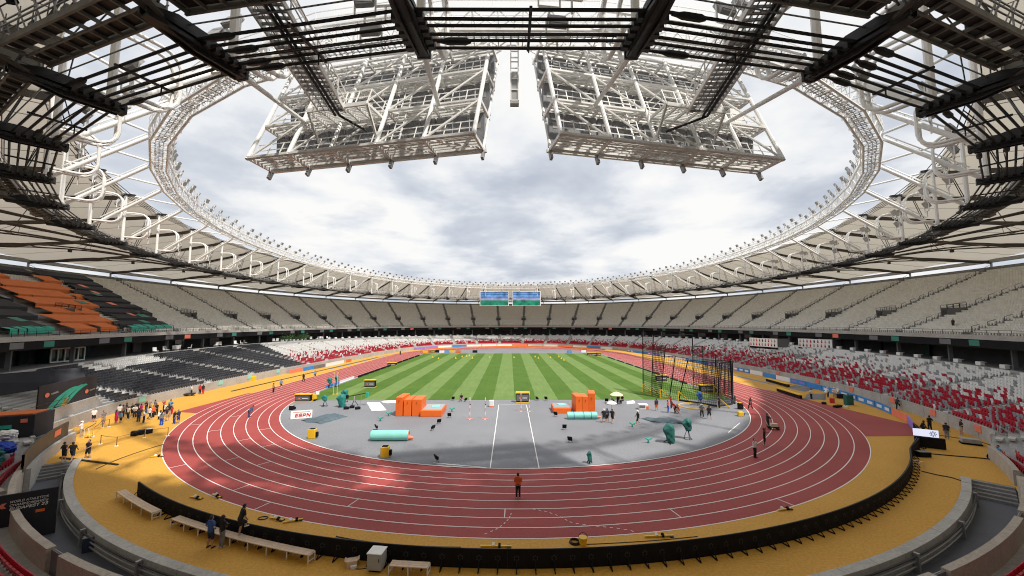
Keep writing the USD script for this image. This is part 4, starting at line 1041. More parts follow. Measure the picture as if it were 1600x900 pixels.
    cut = Manifold.cube([.5, .5, .6], True).translate([0, .315, 0]).rotate([-math.degrees(bend), 0, 0]).translate([float(x) for x in up((0, 0, 1.36))]) if hair in ('short', 'long') else None
    hm = Manifold.batch_boolean(hp, OpType.Add)
    if cut is not None: hm = hm - Manifold.cube([.3, .2, .5], True).rotate([-math.degrees(bend), 0, 0]).translate([float(x) for x in up((0, .135, 1.48))])
    v, f, _ = meshkit.arrays(hm); v = v.copy(); v[:, 2] -= drop; hairm = (v, f)
    shoes = []
    for k, a in ((kL, aL), (kR, aR)):
        dr = 0; shoes.append(join([hull((a - [0, .04, .04], .045), (a + [0, .06, -.045], .042), (a + [0, .15, -.055], .033))], False))
    eyes = B()
    for sx in (-.036, .036): eyes.tm(Manifold.sphere(.013, 8).translate([float(x) for x in up((sx, .088, 1.645)) - [0, 0, drop]]))
    CACHE[key] = (body, top, bot, hairm, shoes, (np.vstack(eyes.v), np.vstack(eyes.f)))
    return CACHE[key]


def person(px, py, label, top='cloth_black', bottom='cloth_black', pose='stand', legs='trousers', sleeves='short', hair='short', hairm='hair', face=0., h=1.76, skin='skin', group=None, z=0., shoe='shoe', loc=None):
    """A figure whose feet are where the pixel shows the ground. face: degrees, 0 looks at the camera's side (-y), 90 to the right."""
    p = at(px, py, z) if loc is None else np.array(loc, float)
    t = thing('person', label, 'person', p, math.radians(180 + face), group)
    t.CreateAttribute('noop', Sdf.ValueTypeNames.Bool) if False else None
    body, tp, bt, hm, sh, ey = figure(pose, legs, sleeves, hair); s = h / 1.76
    def put(m, name, mt, par, smooth=50): return B().raw(m[0] * s, m[1]).build(name, mt, par, smooth=smooth)
    b = put(body, 'body', skin, t, True); put(ey, 'eyes', 'hair', b, False); put(tp, 'shirt', top, b, True); put(bt, 'shorts' if legs == 'shorts' else legs, bottom, b, True)
    put(hm, 'cap' if hair in ('cap', 'hat') else 'hair', hairm, b)
    for m in sh: put(m, 'shoe', shoe, b)
    return t


K = 'cloth_black'
person(809.5, 778, 'person in orange top and black trousers standing alone on the near bend', 'cloth_orange', K, 'crossed', face=180, hair='short')
person(328, 856, 'person in blue shirt and dark shorts standing behind the long bench', 'cloth_blue', 'cloth_navy', 'hips', 'shorts', face=160, shoe='black_matt')
person(346, 855, 'person in black standing beside the one in blue behind the long bench', K, 'cloth_grey', 'crossed', face=150, skin='skin_dark')
person(374, 838, 'person in black stepping up onto the long bench', K, K, 'lean', 'shorts', face=140, z=.0, loc=[*at(374, 838, .45)[:2], .45], shoe='shoe')
person(99, 721, 'person in black shorts leftmost of three on the sunlit yellow apron', K, K, 'hips', 'shorts', face=170)
person(112, 721, 'person in black between two others at the moat end', K, 'cloth_navy', 'walk', 'shorts', face=200)
person(137, 717, 'person in black with legs apart and arms folded on the yellow apron', K, K, 'wide', 'shorts', face=-10)
person(126.5, 683, 'person in white shirt reaching to a small frame on the yellow apron', 'cloth_white', 'cloth_tan', 'reach', face=-60, hair='cap', hairm='cloth_white')
person(146, 660, 'person in white shirt and dark shorts standing by the left white wall', 'cloth_white', K, 'stand', 'shorts', face=30)
person(161, 663.5, 'person in patterned grey dress leftmost of the crowd', 'cloth_grey', 'cloth_tan', 'hips', 'skirt', face=90, hair='long')
person(181, 662.5, 'person in bright pink dress in the crowd at the left', 'cloth_pink', 'cloth_pink', 'stand', 'skirt', face=160, hair='long')
person(188, 662, 'short person in blue shirt beside the one in pink', 'cloth_sky', K, 'stand', 'shorts', face=170, h=1.5)
crowd = [(192, 652, 'grey shirt and dark trousers behind the short one in blue', 'cloth_grey', K, 'reach'), (200, 655, 'white shirt and black trousers at the crowd fence', 'cloth_white', K, 'stand'), (206, 651, 'black shirt standing in front of the left wall', K, K, 'crossed'),
         (216, 660, 'dark blue clothes at the middle of the crowd', 'cloth_navy', 'cloth_navy', 'stand'), (224, 661, 'white shirt over black trousers at the front of the crowd', 'cloth_white', K, 'hips'), (213, 647, 'red cap and black shirt at the back of the crowd', K, K, 'stand'),
         (233, 656, 'white shirt and dark shorts beside the front one in white', 'cloth_white', 'cloth_navy', 'walk'), (234, 648, 'tan shirt standing behind the front row of the crowd', 'cloth_tan', K, 'stand'), (244, 649, 'sleeveless black dress with tan arms at the crowd centre', K, K, 'hips'),
         (252, 665, 'blue trousers and grey shirt at the track edge', 'cloth_grey', 'cloth_royal', 'reach'), (257, 650, 'large white shirt at the right of the crowd', 'cloth_white', K, 'reach'), (263, 652, 'black shirt next to the large white shirt', K, 'cloth_tan', 'hips'),
         (268, 648, 'pale pink shirt and red shorts at the right of the crowd', 'cloth_tan', 'cloth_red', 'stand'), (272, 663, 'black vest and royal blue trousers by the outer lane', K, 'cloth_royal', 'stand'), (278, 662, 'dark vest and royal blue trousers nearest the track', 'cloth_navy', 'cloth_royal', 'hips'),
         (186, 653, 'pale shirt at the left back of the crowd', 'cloth_white', 'cloth_denim', 'stand'), (197, 648, 'navy shirt near the wall behind the crowd', 'cloth_navy', K, 'hips'), (210, 653, 'white shirt between two dark ones', 'cloth_white', 'cloth_navy', 'crossed'), (220, 651, 'pink shirt in the second row of the crowd', 'cloth_pink', K, 'stand'), (228, 646, 'black shirt in the back row of the crowd', K, 'cloth_denim', 'reach'), (239, 653, 'orange shirt in the middle of the crowd', 'cloth_orange', K, 'stand'), (249, 656, 'white shirt crouching to the cases', 'cloth_white', K, 'crouch'), (260, 658, 'dark shirt at the front right of the crowd', 'cloth_navy', 'cloth_tan', 'walk'), (266, 644, 'light blue shirt at the back right', 'cloth_sky', K, 'stand'), (242, 643, 'grey shirt furthest back at the wall', 'cloth_grey', K, 'stand'),
         (256, 645, 'red shirt seen over the heads of the crowd', 'cloth_red', K, 'raised')]
for i, (x, y, lab, a, c, po) in enumerate(crowd):
    person(x, y, 'person in ' + lab, a, c, po, 'shorts' if i % 4 == 2 else 'trousers', face=[160, -20, 90, 200, 140, 30][i % 6], hair=['short', 'long', 'short', 'cap'][i % 4], hairm='cloth_red' if 'red cap' in lab else ['hair', 'hair_fair', 'hair'][i % 3], skin='skin_dark' if i % 5 == 1 else 'skin', h=1.66 + .04 * (i % 4))
person(389, 653, 'person in blue overalls bending on the left bend of the track', 'cloth_denim', 'cloth_denim', 'bend', face=150, sleeves='long')
person(427, 614, 'person in dark clothes standing on the home straight near the start', 'cloth_tan', K, 'stand', face=150, skin='skin_dark')
person(439, 607, 'runner in light blue top jogging on the left straight', 'cloth_sky', 'cloth_navy', 'walk', 'shorts', face=190)
person(474, 597, 'person in black with wide dark top on the left straight', K, K, 'wide', face=170)
person(492, 591, 'runner in light blue far along the left straight', 'cloth_sky', K, 'walk', 'shorts', face=180)
person(625.5, 555, 'small dark figure far up the left straight', K, K, 'stand', face=180)
person(944, 661, 'person in white cap and black shirt on the grey infield, right of the mint roll', K, K, 'hips', 'shorts', face=170, hair='cap', hairm='cloth_white')
person(949, 660, 'person in dark shirt close behind the one in white cap', 'cloth_navy', K, 'stand', 'shorts', face=190)
person(957, 661, 'person in black walking with bare legs below the white parasol', K, K, 'walk', 'shorts', face=150)
person(997, 664, 'person in black with white cap striding across the infield', K, K, 'walk', 'shorts', face=-90, hair='cap', hairm='cloth_white')
person(1026, 642, 'person in dark top and orange shorts beyond the white carton', 'cloth_navy', 'cloth_orange', 'stand', 'shorts', face=180)
person(1044, 645, 'official in red shirt and navy trousers left of the red group', 'cloth_red', 'cloth_royal', 'hips', face=60)
person(1049, 638, 'official in red shirt at the back of the red group', 'cloth_red', 'cloth_navy', 'stand', face=90)
person(1055, 645, 'official in red shirt leaning over in the red group', 'cloth_red', K, 'bend', face=-70)
person(1061, 646, 'official in red shirt crouching rightmost in the red group', 'cloth_red', 'cloth_tan', 'crouch', face=-90)
person(1097, 652, 'person in grey shirt with white cap beside the throwing ring', 'cloth_grey', K, 'hips', face=-40, hair='hat', hairm='cloth_white')
person(1108.5, 655, 'person in black standing astride on the infield by the cage', K, K, 'wide', 'shorts', face=170)
person(1124, 638, 'person in dark clothes inside the right wing of the cage', 'cloth_navy', 'cloth_navy', 'reach', face=-90)
person(1173, 640, 'person in black walking on the inner lanes right of the cage', K, K, 'walk', face=200)
person(1200, 672, 'person in black pushing a small cart on the right bend', K, K, 'lean', face=-60, sleeves='long', loc=[*at(1200, 670)[:2], 0]) if False else person(1200, 669, 'person in black standing by a small cart on the right bend', K, K, 'reach', face=80, sleeves='long')
person(1195, 696, 'person in black dress between the cart and the one in white', K, K, 'raised', 'skirt', face=60, skin='skin_dark')
person(1180, 715, 'person in white shirt and black trousers nearest on the right bend', 'cloth_white', K, 'raised', face=30, shoe='black_matt')
person(1268, 624, 'person in white shirt standing beside the yellow jump boards', 'cloth_white', K, 'stand', face=200)
for i, (x, y) in enumerate(((1289, 623), (1294, 621), (1304, 622), (1310, 621))): person(x, y, f'official in white shirt and trousers, {["leftmost", "second", "third", "rightmost"][i]} of four by the right boards', 'cloth_white', 'cloth_tan' if i != 1 else 'cloth_navy', ['bend', 'stand', 'reach', 'stand'][i], face=90 - 60 * i, hair='cap', hairm='cloth_white')
for i, (x, y, s, lab) in enumerate(((1440, 673, 'crouch', 'crouching person in black behind the white lit panel'), (1453.5, 673, 'hips', 'broad person in black behind the white lit panel'), (1480, 686, 'stand', 'person in black and grey trousers right of the white lit panel'), (1503, 680, 'hips', 'person in black top and tan shorts at the right wall'))):
    person(x, y, lab, K, ['cloth_black', 'cloth_black', 'cloth_grey', 'cloth_tan'][i], s, 'shorts' if i == 3 else 'trousers', face=[30, 180, 120, -120][i], skin='skin' if i != 0 else 'skin_dark')
person(1402, 640, 'person in black leaning at the right stand wall behind the boards', K, K, 'lean', face=90)
person(1561, 719, 'person in light blue shirt sitting at the end of the moat wall', 'cloth_sky', 'cloth_grey', 'sit', face=-100, sleeves='long')
person(299, 617, 'person in white shirt in front of the left stand wall', 'cloth_white', K, 'stand', face=120, h=1.7)
person(312, 616, 'person in red shirt beside the left stand wall', 'cloth_red', K, 'stand', face=190, h=1.7)
person(317, 616, 'person in black beside the red shirt at the left stand wall', K, 'cloth_red', 'stand', face=190, h=1.7)
person(720, 627, 'cameraman in black kneeling at the near edge of the grass', K, 'cloth_grey', 'crouch', face=30)
for i, (x, y) in enumerate(((955, 631), (966, 631), (973, 631))): person(x, y, f'person in {["white shirt", "black top", "black and white top"][i]} under the cream parasol', ['cloth_white', K, K][i], K, ['sit', 'stand', 'sit'][i], face=[60, 180, -60][i], hair='long' if i == 1 else 'short')
person(1582, 545, 'person in black standing in the front rows of the right upper tier', K, K, 'stand', loc=[*xy(Ru(2), [0])[0], 0] if False else [78.2, -45.0, 11.6], face=-90)
# ------------------------------------------------------------------ benches and things behind the barrier
for (p, q, n, lab) in (((-29.4, -84.0), (-23.9, -87.2), 4, 'short pale wooden bench with white legs at the left end of the black barrier'), ((-22.05, -87.95), (-11.45, -91.85), 8, 'long pale wooden bench with white legs behind the black barrier'), ((-6.95, -92.75), (-4.95, -92.95), 2, 'small pale wooden bench with white legs beside the grey cabinet')):
    t = thing('bench', lab, 'bench'); p, q = np.array(p), np.array(q); d = (q - p) / np.linalg.norm(q - p); nrm = np.array([d[1], -d[0]]); a = math.atan2(d[1], d[0]); L = np.linalg.norm(q - p)
    bow = lambda f: nrm * (.24 * 4 * f * (1 - f) * (L / 12) ** 2)
    for i in range(n):
        a0, a1 = p + d * L * i / n + bow(i / n), p + d * L * (i + 1) / n + bow((i + 1) / n)
        for w in (-.17, .0, .17): B().bar([*(a0 + nrm * w + d * .006), .45], [*(a1 + nrm * w - d * .006), .45], .155, .045).build('plank', 'wood', t)
    for i in range(n + 1):
        c = p + d * L * i / n + bow(i / n)
        for w in (-.22, .22): B().bar([*(c + nrm * w), 0], [*(c + nrm * w), .43], .05).build('leg', 'white_paint', t)
        B().bar([*(c - nrm * .22), .40], [*(c + nrm * .22), .40], .04).build('crossbar', 'white_paint', t)
        if i in (0, n): B().bar([*(c - nrm * .22), .12], [*(c + nrm * .22), .12], .04).build('crossbar', 'white_paint', t)
c = np.array([-7.75, -92.45, 0])
t = thing('cabinet', 'pale grey metal cabinet standing behind the black barrier', 'cabinet', c, -.12)
B().box([0, 0, .50], [.75, .7, .78]).build('body', 'cabinet_grey', t); B().box([0, 0, .91], [.8, .75, .04]).build('lid', 'steel_white', t); B().box([0, -.36, .5], [.66, .02, .66]).build('door', 'cabinet_grey', t); B().box([.26, -.38, .62], [.03, .03, .16]).build('handle', 'steel_dark', t); B().box([0, 0, .06], [.6, .55, .12]).build('plinth', 'black_plastic', t)
t = thing('carton', 'open brown cardboard box between the long bench and grey cabinet', 'box', [*at(550, 884)[:2], 0], .3)
B().box([0, 0, .16], [.5, .4, .32]).build('body', 'wood', t); B().box([-.3, 0, .34], [.16, .4, .012], ry=.5).build('flap', 'wood', t); B().box([.3, 0, .34], [.16, .4, .012], ry=-.5).build('flap', 'wood', t); B().box([.1, -.3, .08], [.3, .12, .16]).build('adapter', 'white_paint', t)


def cable(pts, label, r=.025, name='cable', m='cable_black', sag=0):
    w = np.array([at(*p, r) for p in pts]); L = np.r_[0, np.cumsum(np.linalg.norm(np.diff(w, axis=0), axis=1))]; f = np.linspace(0, L[-1], max(6, 6 * len(pts)))
    o = B().tube(np.column_stack([PchipInterpolator(L, w[:, k])(f) for k in range(3)]), r, 5).build(name, m); tag(o, label, 'cable'); return o


cable([(1455, 709), (1500, 713), (1545, 717), (1572, 721)], 'straight black cable from the small black case to the right wall', .05)
cable([(1440, 736), (1465, 742), (1490, 747), (1516, 756)], 'curving black cable from the barrier to the moat corner', .04)
cable([(1468, 680), (1500, 685), (1530, 690), (1552, 705)], 'thin black cable running from the white lit panel to the right wall', .035)
cable([(545, 884), (560, 889), (580, 886), (592, 880)], 'tangled black cable beside the brown carton', .02)
cable([(525, 838), (580, 847), (650, 853), (720, 855)], 'thin dark cable along the inside of the black barrier', .03)
cable([(900, 851), (1000, 846), (1090, 838)], 'long dark cable on the yellow strip right of the yellow bucket', .02)
cable([(77, 700), (120, 678), (150, 661)], 'thin dark cable crossing the sunlit apron to the left white wall', .03)
cable([(150, 733), (200, 712), (256, 694)], 'dark cable lying across the sunlit yellow apron to the track', .03)
t = tag(B().tube([[*at(94, 716)[:2], .06], [*at(184, 727)[:2], .06]], .09, 5).build('cable_cover', 'steel_dark'), 'long black cable cover across the yellow apron below three people', 'cable cover')
# starting gear lying on the yellow strip


def start_bar(px, py, rz, label, s=1.):
    t = thing('start_bar', label, 'track gear', [*at(px, py)[:2], 0], rz)
    B().box([0, 0, .07], [1.1 * s, .12, .06]).build('rail', 'yellow_paint', t); B().box([-.15, .05, .13], [.14, .2, .12], rx=.5).build('pedal', 'white_paint', t); B().box([.2, -.05, .13], [.14, .2, .12], rx=.5).build('pedal', 'black_plastic', t); B().box([.45 * s, 0, .04], [.2, .3, .06]).build('foot', 'steel_dark', t)
    return t


for px, py, rz, lab in ((338, 776, -.5, 'yellow starting block with pedals above the barrier left part'), (306, 779, -.3, 'grey starting block lying leftmost on the yellow strip'), (432, 812, -.3, 'white starting block near the outer lane at the left'), (458, 815, .4, 'yellow and black starting block right of the white one'), (1030, 839, .05, 'long yellow starting bar at the end of the dotted line'), (775, 855, -.02, 'yellow white starting bar at the foot of the near lanes'), (1226, 797, .25, 'yellow starting block at the right on the yellow strip'), (245, 714, .2, 'yellow starting block beside the outer lane in the left sun')):
    start_bar(px, py, rz, lab, 1.6 if 'long' in lab or 'bar' in lab.split() else 1.)
t = thing('cable_coil', 'coil of black cable lying beside the yellow bucket', 'cable', [*at(898, 848)[:2], 0])
for k in range(3): B().tube([[.30 * math.cos(a) * (1 - .06 * k), .30 * math.sin(a) * (1 - .06 * k), .03 + .04 * k] for a in np.linspace(0, 2 * math.pi, 18)[:-1]], .035, 5, closed=True).build('loop', 'cable_black', t)
t = thing('cable_coil', 'thin coil of dark cable left of the white starting block', 'cable', [*at(411, 810)[:2], 0]); B().tube([[.3 * math.cos(a), .2 * math.sin(a), .03] for a in np.linspace(0, 2 * math.pi, 18)[:-1]], .03, 5, closed=True).build('loop', 'cable_black', t)
t = thing('bucket', 'yellow bucket with black handle on the yellow strip', 'bucket', [*at(911, 851)[:2], 0]); B().cyl([0, 0, 0], .20, .42, 14, .25).build('body', 'yellow_paint', t); B().tube([[.25 * math.cos(a), 0, .42 + .25 * math.sin(a)] for a in np.linspace(0, math.pi, 9)], .015, 4).build('handle', 'black_plastic', t)


# ------------------------------------------------------------------ things on the infield


def boxy(name, label, cat, px, py, w, d, h, m, rz=0., group=None, rim=None):
    """A block with softened edges standing where the pixel shows its front foot."""
    p = at(px, py); t = thing(name, label, cat, [p[0], p[1] + d / 2, 0], rz, group)
    r = min(.06, w / 6, h / 6, d / 6)
    B().tm(Manifold.batch_hull([ball((sx * (w / 2 - r), sy * (d / 2 - r), r + (h - 2 * r) * sz), r, 8) for sx in (-1, 1) for sy in (-1, 1) for sz in (0, 1)])).build('body', m, t, smooth=35)
    return t


for i, (px, h, rz, d) in enumerate(((624, 2.55, -.05, 3.3), (635.5, 2.25, .04, 2.9), (651, 2.25, .0, 2.9))):
    w = [.95, 1.05, 1.35][i]; t = boxy('foam_mat', f'tall orange foam mat standing on edge at the left, {["leftmost", "middle", "right"][i]} of three', 'mat', px, 650.5, w, d, h, 'orange_vinyl', rz)
    B().bar([-w / 2 - .012, 0, h * .5], [-w / 2 - .012, d * .45, h * .5], .012, .1).build('strap', 'black_matt', t); B().bar([0, -d / 2 - .008, h * .75], [.0, -d / 2 - .008, h * .86], .18, .012).build('handle', 'black_matt', t)
for i, (px, h, rz, d) in enumerate(((904.5, 2.35, .06, 2.7), (914.8, 2.3, .03, 2.6), (927.5, 2.75, -.16, 2.7))):
    w = [1.05, .85, .95][i]; t = boxy('foam_mat', f'tall orange foam mat standing on edge at the right, {["left", "middle", "rightmost leaning"][i]} of three', 'mat', px, 645.5, w, d, h, 'orange_vinyl', rz)
    B().bar([0, -d / 2 - .008, h * .7], [.0, -d / 2 - .008, h * .8], .18, .012).build('handle', 'black_matt', t)
for px, py, w, d, h, lab in ((673, 651.5, 2.9, 4.2, .85, 'low orange mat with grey top and mint pad at the left'), (878.5, 646, 2.45, 3.4, .75, 'low orange mat with grey top and mint pad at the right')):
    t = boxy('landing_mat', lab, 'mat', px, py, w, d, h, 'orange_vinyl')
    B().box([0, .1, h + .015], [w - .3, d - .4, .05]).build('top_sheet', 'seat_grey', t); B().box([.2, .4, h + .07], [1.1, 1.3, .06], .2).build('pad', 'mint_vinyl', t)


def roll(px0, px1, py, r, label, straps, m):
    a, c = at(px0, py), at(px1, py); L = c[0] - a[0]; t = thing('rolled_mat', label, 'rolled mat', [(a[0] + c[0]) / 2, a[1] + r, 0], 0.0)
    ring = [r * .86, r, r, r, r, r * .9]; xs = [-L / 2, -L / 2 + .12, -L / 6, L / 6, L / 2 - .1, L / 2]
    B().tube([[x, 0, r] for x in xs], ring, 20).build('roll', m, t, smooth=40)
    b = B(); n = 40; ang = np.linspace(0, 5 * math.pi, n); b.tube([[L / 2 + .012, (r * .9 - .02 * a2) * math.cos(a2), r + (r * .9 - .02 * a2) * math.sin(a2)] for a2 in ang], .022, 4); b.build('rolled_edge', 'salmon_print', t)
    B().tube([[L / 2 - .05, 0, r * .55], [L / 2 + .5, .05, r * .5]], [r * .42, r * .25], 10).build('loose_end', 'salmon_print', t)
    for x in straps:
        B().tube([[x * L, (r + .012) * math.cos(a2), r + (r + .012) * math.sin(a2)] for a2 in np.linspace(0, 2 * math.pi, 25)[:-1]], .035, 4, closed=True).build('strap', 'cloth_royal', t)


roll(577, 636, 690.5, .54, 'large mint green rolled mat lying on the grey infield', (), 'mint_vinyl')
roll(887, 934, 656, .46, 'smaller mint rolled mat with blue straps at the right', (-.28, .05, .30), 'mint_vinyl')


def stand_pair(px, py, label):
    t = thing('jump_stand', label, 'jump stand', [*at(px, py)[:2], 0])
    B().box([0, 0, .03], [.9, .18, .06]).build('foot', 'salmon_print', t); B().box([0, 0, .03], [.16, .55, .05]).build('foot', 'white_paint', t)
    for z in range(6): B().cyl([0, 0, .06 + z * .46], .045, .46, 8).build('upright', 'white_paint' if z % 2 else 'salmon_print', t)
    B().box([.05, 0, 1.9], [.14, .1, .1]).build('crossbar_rest', 'black_plastic', t)


for px, py, w in ((734, 655, 'leftmost'), (758, 655, 'second'), (814, 643, 'third'), (827.5, 643, 'rightmost')): stand_pair(px, py, f'thin orange and white jump stand on the infield, {w} of four')
t = boxy('lectern', 'small white block with orange foot beside the white runway lines', 'block', 768, 636, .7, .6, .95, 'white_paint'); B().box([0, 0, .08], [.74, .64, .1]).build('foot', 'orange_vinyl', t)
t = boxy('carton', 'white box with an orange corner on the right infield', 'box', 1006, 640, 1.35, .8, .75, 'white_paint'); B().box([.55, -.2, .25], [.32, .5, .46]).build('corner', 'orange_vinyl', t); B().box([-.2, -.41, .42], [.85, .02, .4]).build('hand_hole', 'grey_panel', t)
# the board with red lettering
p, q = at(454, 655), at(487.5, 652.5); d = q - p; L = np.linalg.norm(d[:2]); rz = math.atan2(d[1], d[0])
t = thing('lettered_board', 'white board lettered ESPN in red on the left infield', 'sign', [*p[:2], 0], rz)
B().box([L / 2, 0, .52], [L, .08, 1.04], rx=-.25).build('panel', 'white_paint', t)
tm = meshkit.text_mesh('ESPN', .40, .01, True); tm.vertices[:, 0] *= 1.35; w = tm.bounds[1][0]; tm.vertices[:, 0] += .15 * tm.vertices[:, 1]; tm.apply_transform(trimesh.transformations.rotation_matrix(math.pi / 2 - .25, [1, 0, 0])); tm.apply_translation([L * .55 - w / 2, -.165, .26]); B().tm(tm).build('lettering', 'cloth_red', t)
B().box([L * .5, .055 - .06, .86], [L * .8, .012, .04], rx=-.25).build('small_line', 'salmon_print', t)


def cloth(px, label, m, z=.10, name='ground_sheet', seed=1, n=16, amp=.16):
    """A crumpled sheet lying on the ground inside four corners given in pixels."""
    c = np.array([at(*p)[:2] for p in px]); u, v = np.meshgrid(np.linspace(0, 1, n), np.linspace(0, 1, n)); P = (c[0] * ((1 - u) * (1 - v))[..., None] + c[1] * (u * (1 - v))[..., None] + c[2] * (u * v)[..., None] + c[3] * ((1 - u) * v)[..., None])
    hgt = meshkit.fbm(np.dstack([P * .9, np.full(P.shape[:2], 3.)]), 3, seed); e = np.minimum.reduce([u, 1 - u, v, 1 - v]); P = P + (meshkit.noise(np.dstack([P * 1.3, np.full(P.shape[:2], 9.)]), seed)[..., None] - .5) * .5 * (e < .01)[..., None] * (amp > .05)
    G = np.dstack([P, .012 + (z + amp * hgt) * np.clip(e * 6, 0, 1)]).reshape(-1, 3); i, j = np.meshgrid(np.arange(n - 1), np.arange(n - 1)); i, j = i.ravel(), j.ravel()
    o = B().raw(G, np.stack([j * n + i, j * n + i + 1, (j + 1) * n + i + 1, (j + 1) * n + i], -1)).build(name, m, None, smooth=True); return tag(o, label, 'ground sheet')


cloth([(468, 658), (502, 663), (542, 651), (528, 647)], 'crumpled blue grey sheet lying on the left infield', 'slate_cloth', .1, seed=4, n=26, amp=.42)
cloth([(1000, 654), (1018, 660), (1070, 663), (1066, 658)], 'crumpled teal grey sheet lying on the right infield', 'slate_cloth', .1, seed=6, n=26, amp=.38)
cloth([(573, 629), (594, 629), (604, 641), (581, 642.5)], 'flat white square sheet on the left infield by the grass', 'cloth_white', .0, seed=2, amp=.02)
cloth([(978, 628), (990, 626), (993, 630), (979, 632)], 'small white sheet at the grass edge right of the parasol', 'cloth_white', .05, seed=3)
cloth([(596, 627), (622, 626), (622, 629), (600, 630)], 'thin cream strip of sheet along the grass edge behind orange mats', 'cloth_white', .03, seed=8)


def draped(px, py, label, h=1.5, w=.7, m='teal', legs=True, name='covered_camera'):
    """A camera on a tripod under a tied cover."""
    t = thing(name, label, 'camera', [*at(px, py)[:2], 0]); z0 = h * .42 if legs else .0
    P = [Manifold.sphere(w * .42, 12).translate([0, 0, h * .82]), Manifold.sphere(w * .34, 12).translate([w * .1, 0, z0 + .22])]
    v, f, _ = meshkit.arrays(Manifold.batch_hull(P + [Manifold.sphere(w * .15, 8).translate([-w * .5, -.1, h * .78])]).refine_to_length(.12)); v = v + (meshkit.noise(v * 3.1, 5)[:, None] - .5) * .16
    B().raw(v, f).build('cover', m, t, smooth=True)
    if legs:
        for a in (0.5, 2.6, 4.7): B().tube([[0, 0, z0 + .3], [.42 * math.cos(a), .42 * math.sin(a), .02]], .03, 5).build('leg', 'black_plastic', t)
        B().tube([[.42 * math.cos(a), .42 * math.sin(a), .04] for a in np.linspace(.5, 6.6, 13)[:-1]], .025, 4, closed=True).build('dolly_ring', 'black_plastic', t)
    else:
        for a in (.4, 2.7, 4.4): B().tube([[0, 0, .4], [w * .55 * math.cos(a), w * .55 * math.sin(a), .05]], .05, 6).build('leg', 'black_plastic', t)


for px, py, lab, h, w, lg in ((507, 635, 'teal covered camera on a tripod at the left infield corner', 1.75, .75, True), (534, 636, 'large teal covered camera draped to the ground beside the crane', 1.75, 1.2, False), (539, 628, 'teal covered camera seat raised behind the draped one', 2.0, 1.0, True), (1047, 692, 'dark teal tall covered camera on wheels at the right infield', 1.9, 1.15, False), (1075, 686, 'dark teal covered camera crane head right of the tall one', 2.2, 1.0, True), (515, 606, 'teal covered camera by the left grass edge', 2.0, .9, True), (526, 604, 'second teal covered camera by the left grass edge', 2.2, .7, True), (1094, 634, 'blue covered camera behind the throwing ring', 2.2, .9, True), (921.5, 724, 'small dark green covered camera at the near infield edge', 1.1, .45, False), (1572, 540, 'dark covered camera at the right end of the upper tier', .9, .5, True)):
    draped(px, py, lab, h, w, 'teal_cloth' if 'dark' in lab else 'cloth_blue' if 'blue covered' in lab else 'teal_cover', lg) if py > 560 else None
t = thing('camera_crane', 'grey camera crane with a teal arm beside the covered cameras', 'crane', [*at(553, 634)[:2], 0])
for a in (.3, 2.4, 4.4): B().tube([[0, 0, .9], [.6 * math.cos(a), .6 * math.sin(a), .05]], .045, 6).build('leg', 'steel_dark', t)
B().cyl([0, 0, .5], .12, 1.0, 8).build('column', 'steel_grey', t); B().tube([[-1.4, .2, 1.35], [0, 0, 1.55], [1.9, 0, 1.95]], .07, 6).build('arm', 'steel_dark', t); B().box([-1.3, .2, 1.3], [.6, .4, .5]).build('counterweight', 'black_plastic', t); B().box([2.0, 0, 1.7], [.4, .3, .6]).build('head_cover', 'teal', t); B().tube([[1.0, 0, .0], [1.1, 0, 1.8]], .03, 5).build('prop', 'steel_grey', t)
for i, (px, py) in enumerate(((540, 640), (549, 638), (558, 640))): t = boxy('equipment_case', f'small black equipment bag by the camera crane, {["left", "middle", "right"][i]} of three', 'bag', px, py, .7, .5, .35, 'black_plastic', .3 * i); B().tube([[-.2, 0, .34], [0, 0, .5], [.2, 0, .34]], .02, 4).build('handle', 'black_matt', t)
for i, (px, py, w, h, m, lab) in enumerate(((600, 716, .75, 1.0, 'yellow_paint', 'yellow box with black side on the near left infield'), (485.5, 686, .75, 1.0, 'yellow_paint', 'yellow box at the inner kerb on the left'), (1159, 651, .7, .6, 'yellow_paint', 'yellow lidded black box at the right infield edge'), (454, 641, .55, .6, 'black_plastic', 'small black and yellow box at the left inner kerb'), (1158.5, 640, .55, .9, 'black_plastic', 'dark upright box by the inner kerb at the right'))):
    t = boxy('timing_box', lab, 'box', px, py, w, .6, h, m); B().box([w / 2 + .1, .1, h * .4], [.22, .3, h * .5]).build('side_pack', 'black_plastic', t); B().box([0, 0, h + .03], [w * .7, .4, .06]).build('lid', 'black_plastic' if i < 2 else 'yellow_paint', t)
for i, (px, py, lab) in enumerate(((681, 722, 'black monitor on a stand at the near infield edge'), (890.5, 692, 'black monitor lying on the infield below the right mats'), (702, 653, 'round black monitor right of the low left mat'), (686, 663, 'small black monitor below the low left mat'), (677, 673, 'black monitor near the large mint roll'), (587, 672, 'small black monitor left above the mint roll'), (868, 651, 'black round monitor left of the low right mat'), (882, 672, 'black monitor with round base in the right infield'), (708, 626, 'thin black loudspeaker at the near grass edge'), (728, 628, 'black bag by the kneeling cameraman'), (839, 626, 'black flat panel at the grass edge by the yellow board'), (853, 626, 'black tilted panel at the grass edge right of the flat one'), (948, 629, 'black loudspeaker left of the cream parasol'))):
    t = thing('monitor', lab, 'monitor', [*at(px, py)[:2], 0], .5 * (i % 5) - 1); B().box([0, 0, .45], [.5, .12, .42], rx=.4).build('panel', 'black_plastic', t); B().box([0, .12, .35], [.34, .2, .25]).build('back', 'black_matt', t); B().tube([[-.25, .2, .02], [0, .08, .3], [.25, .2, .02]], .025, 4).build('stand', 'steel_dark', t)
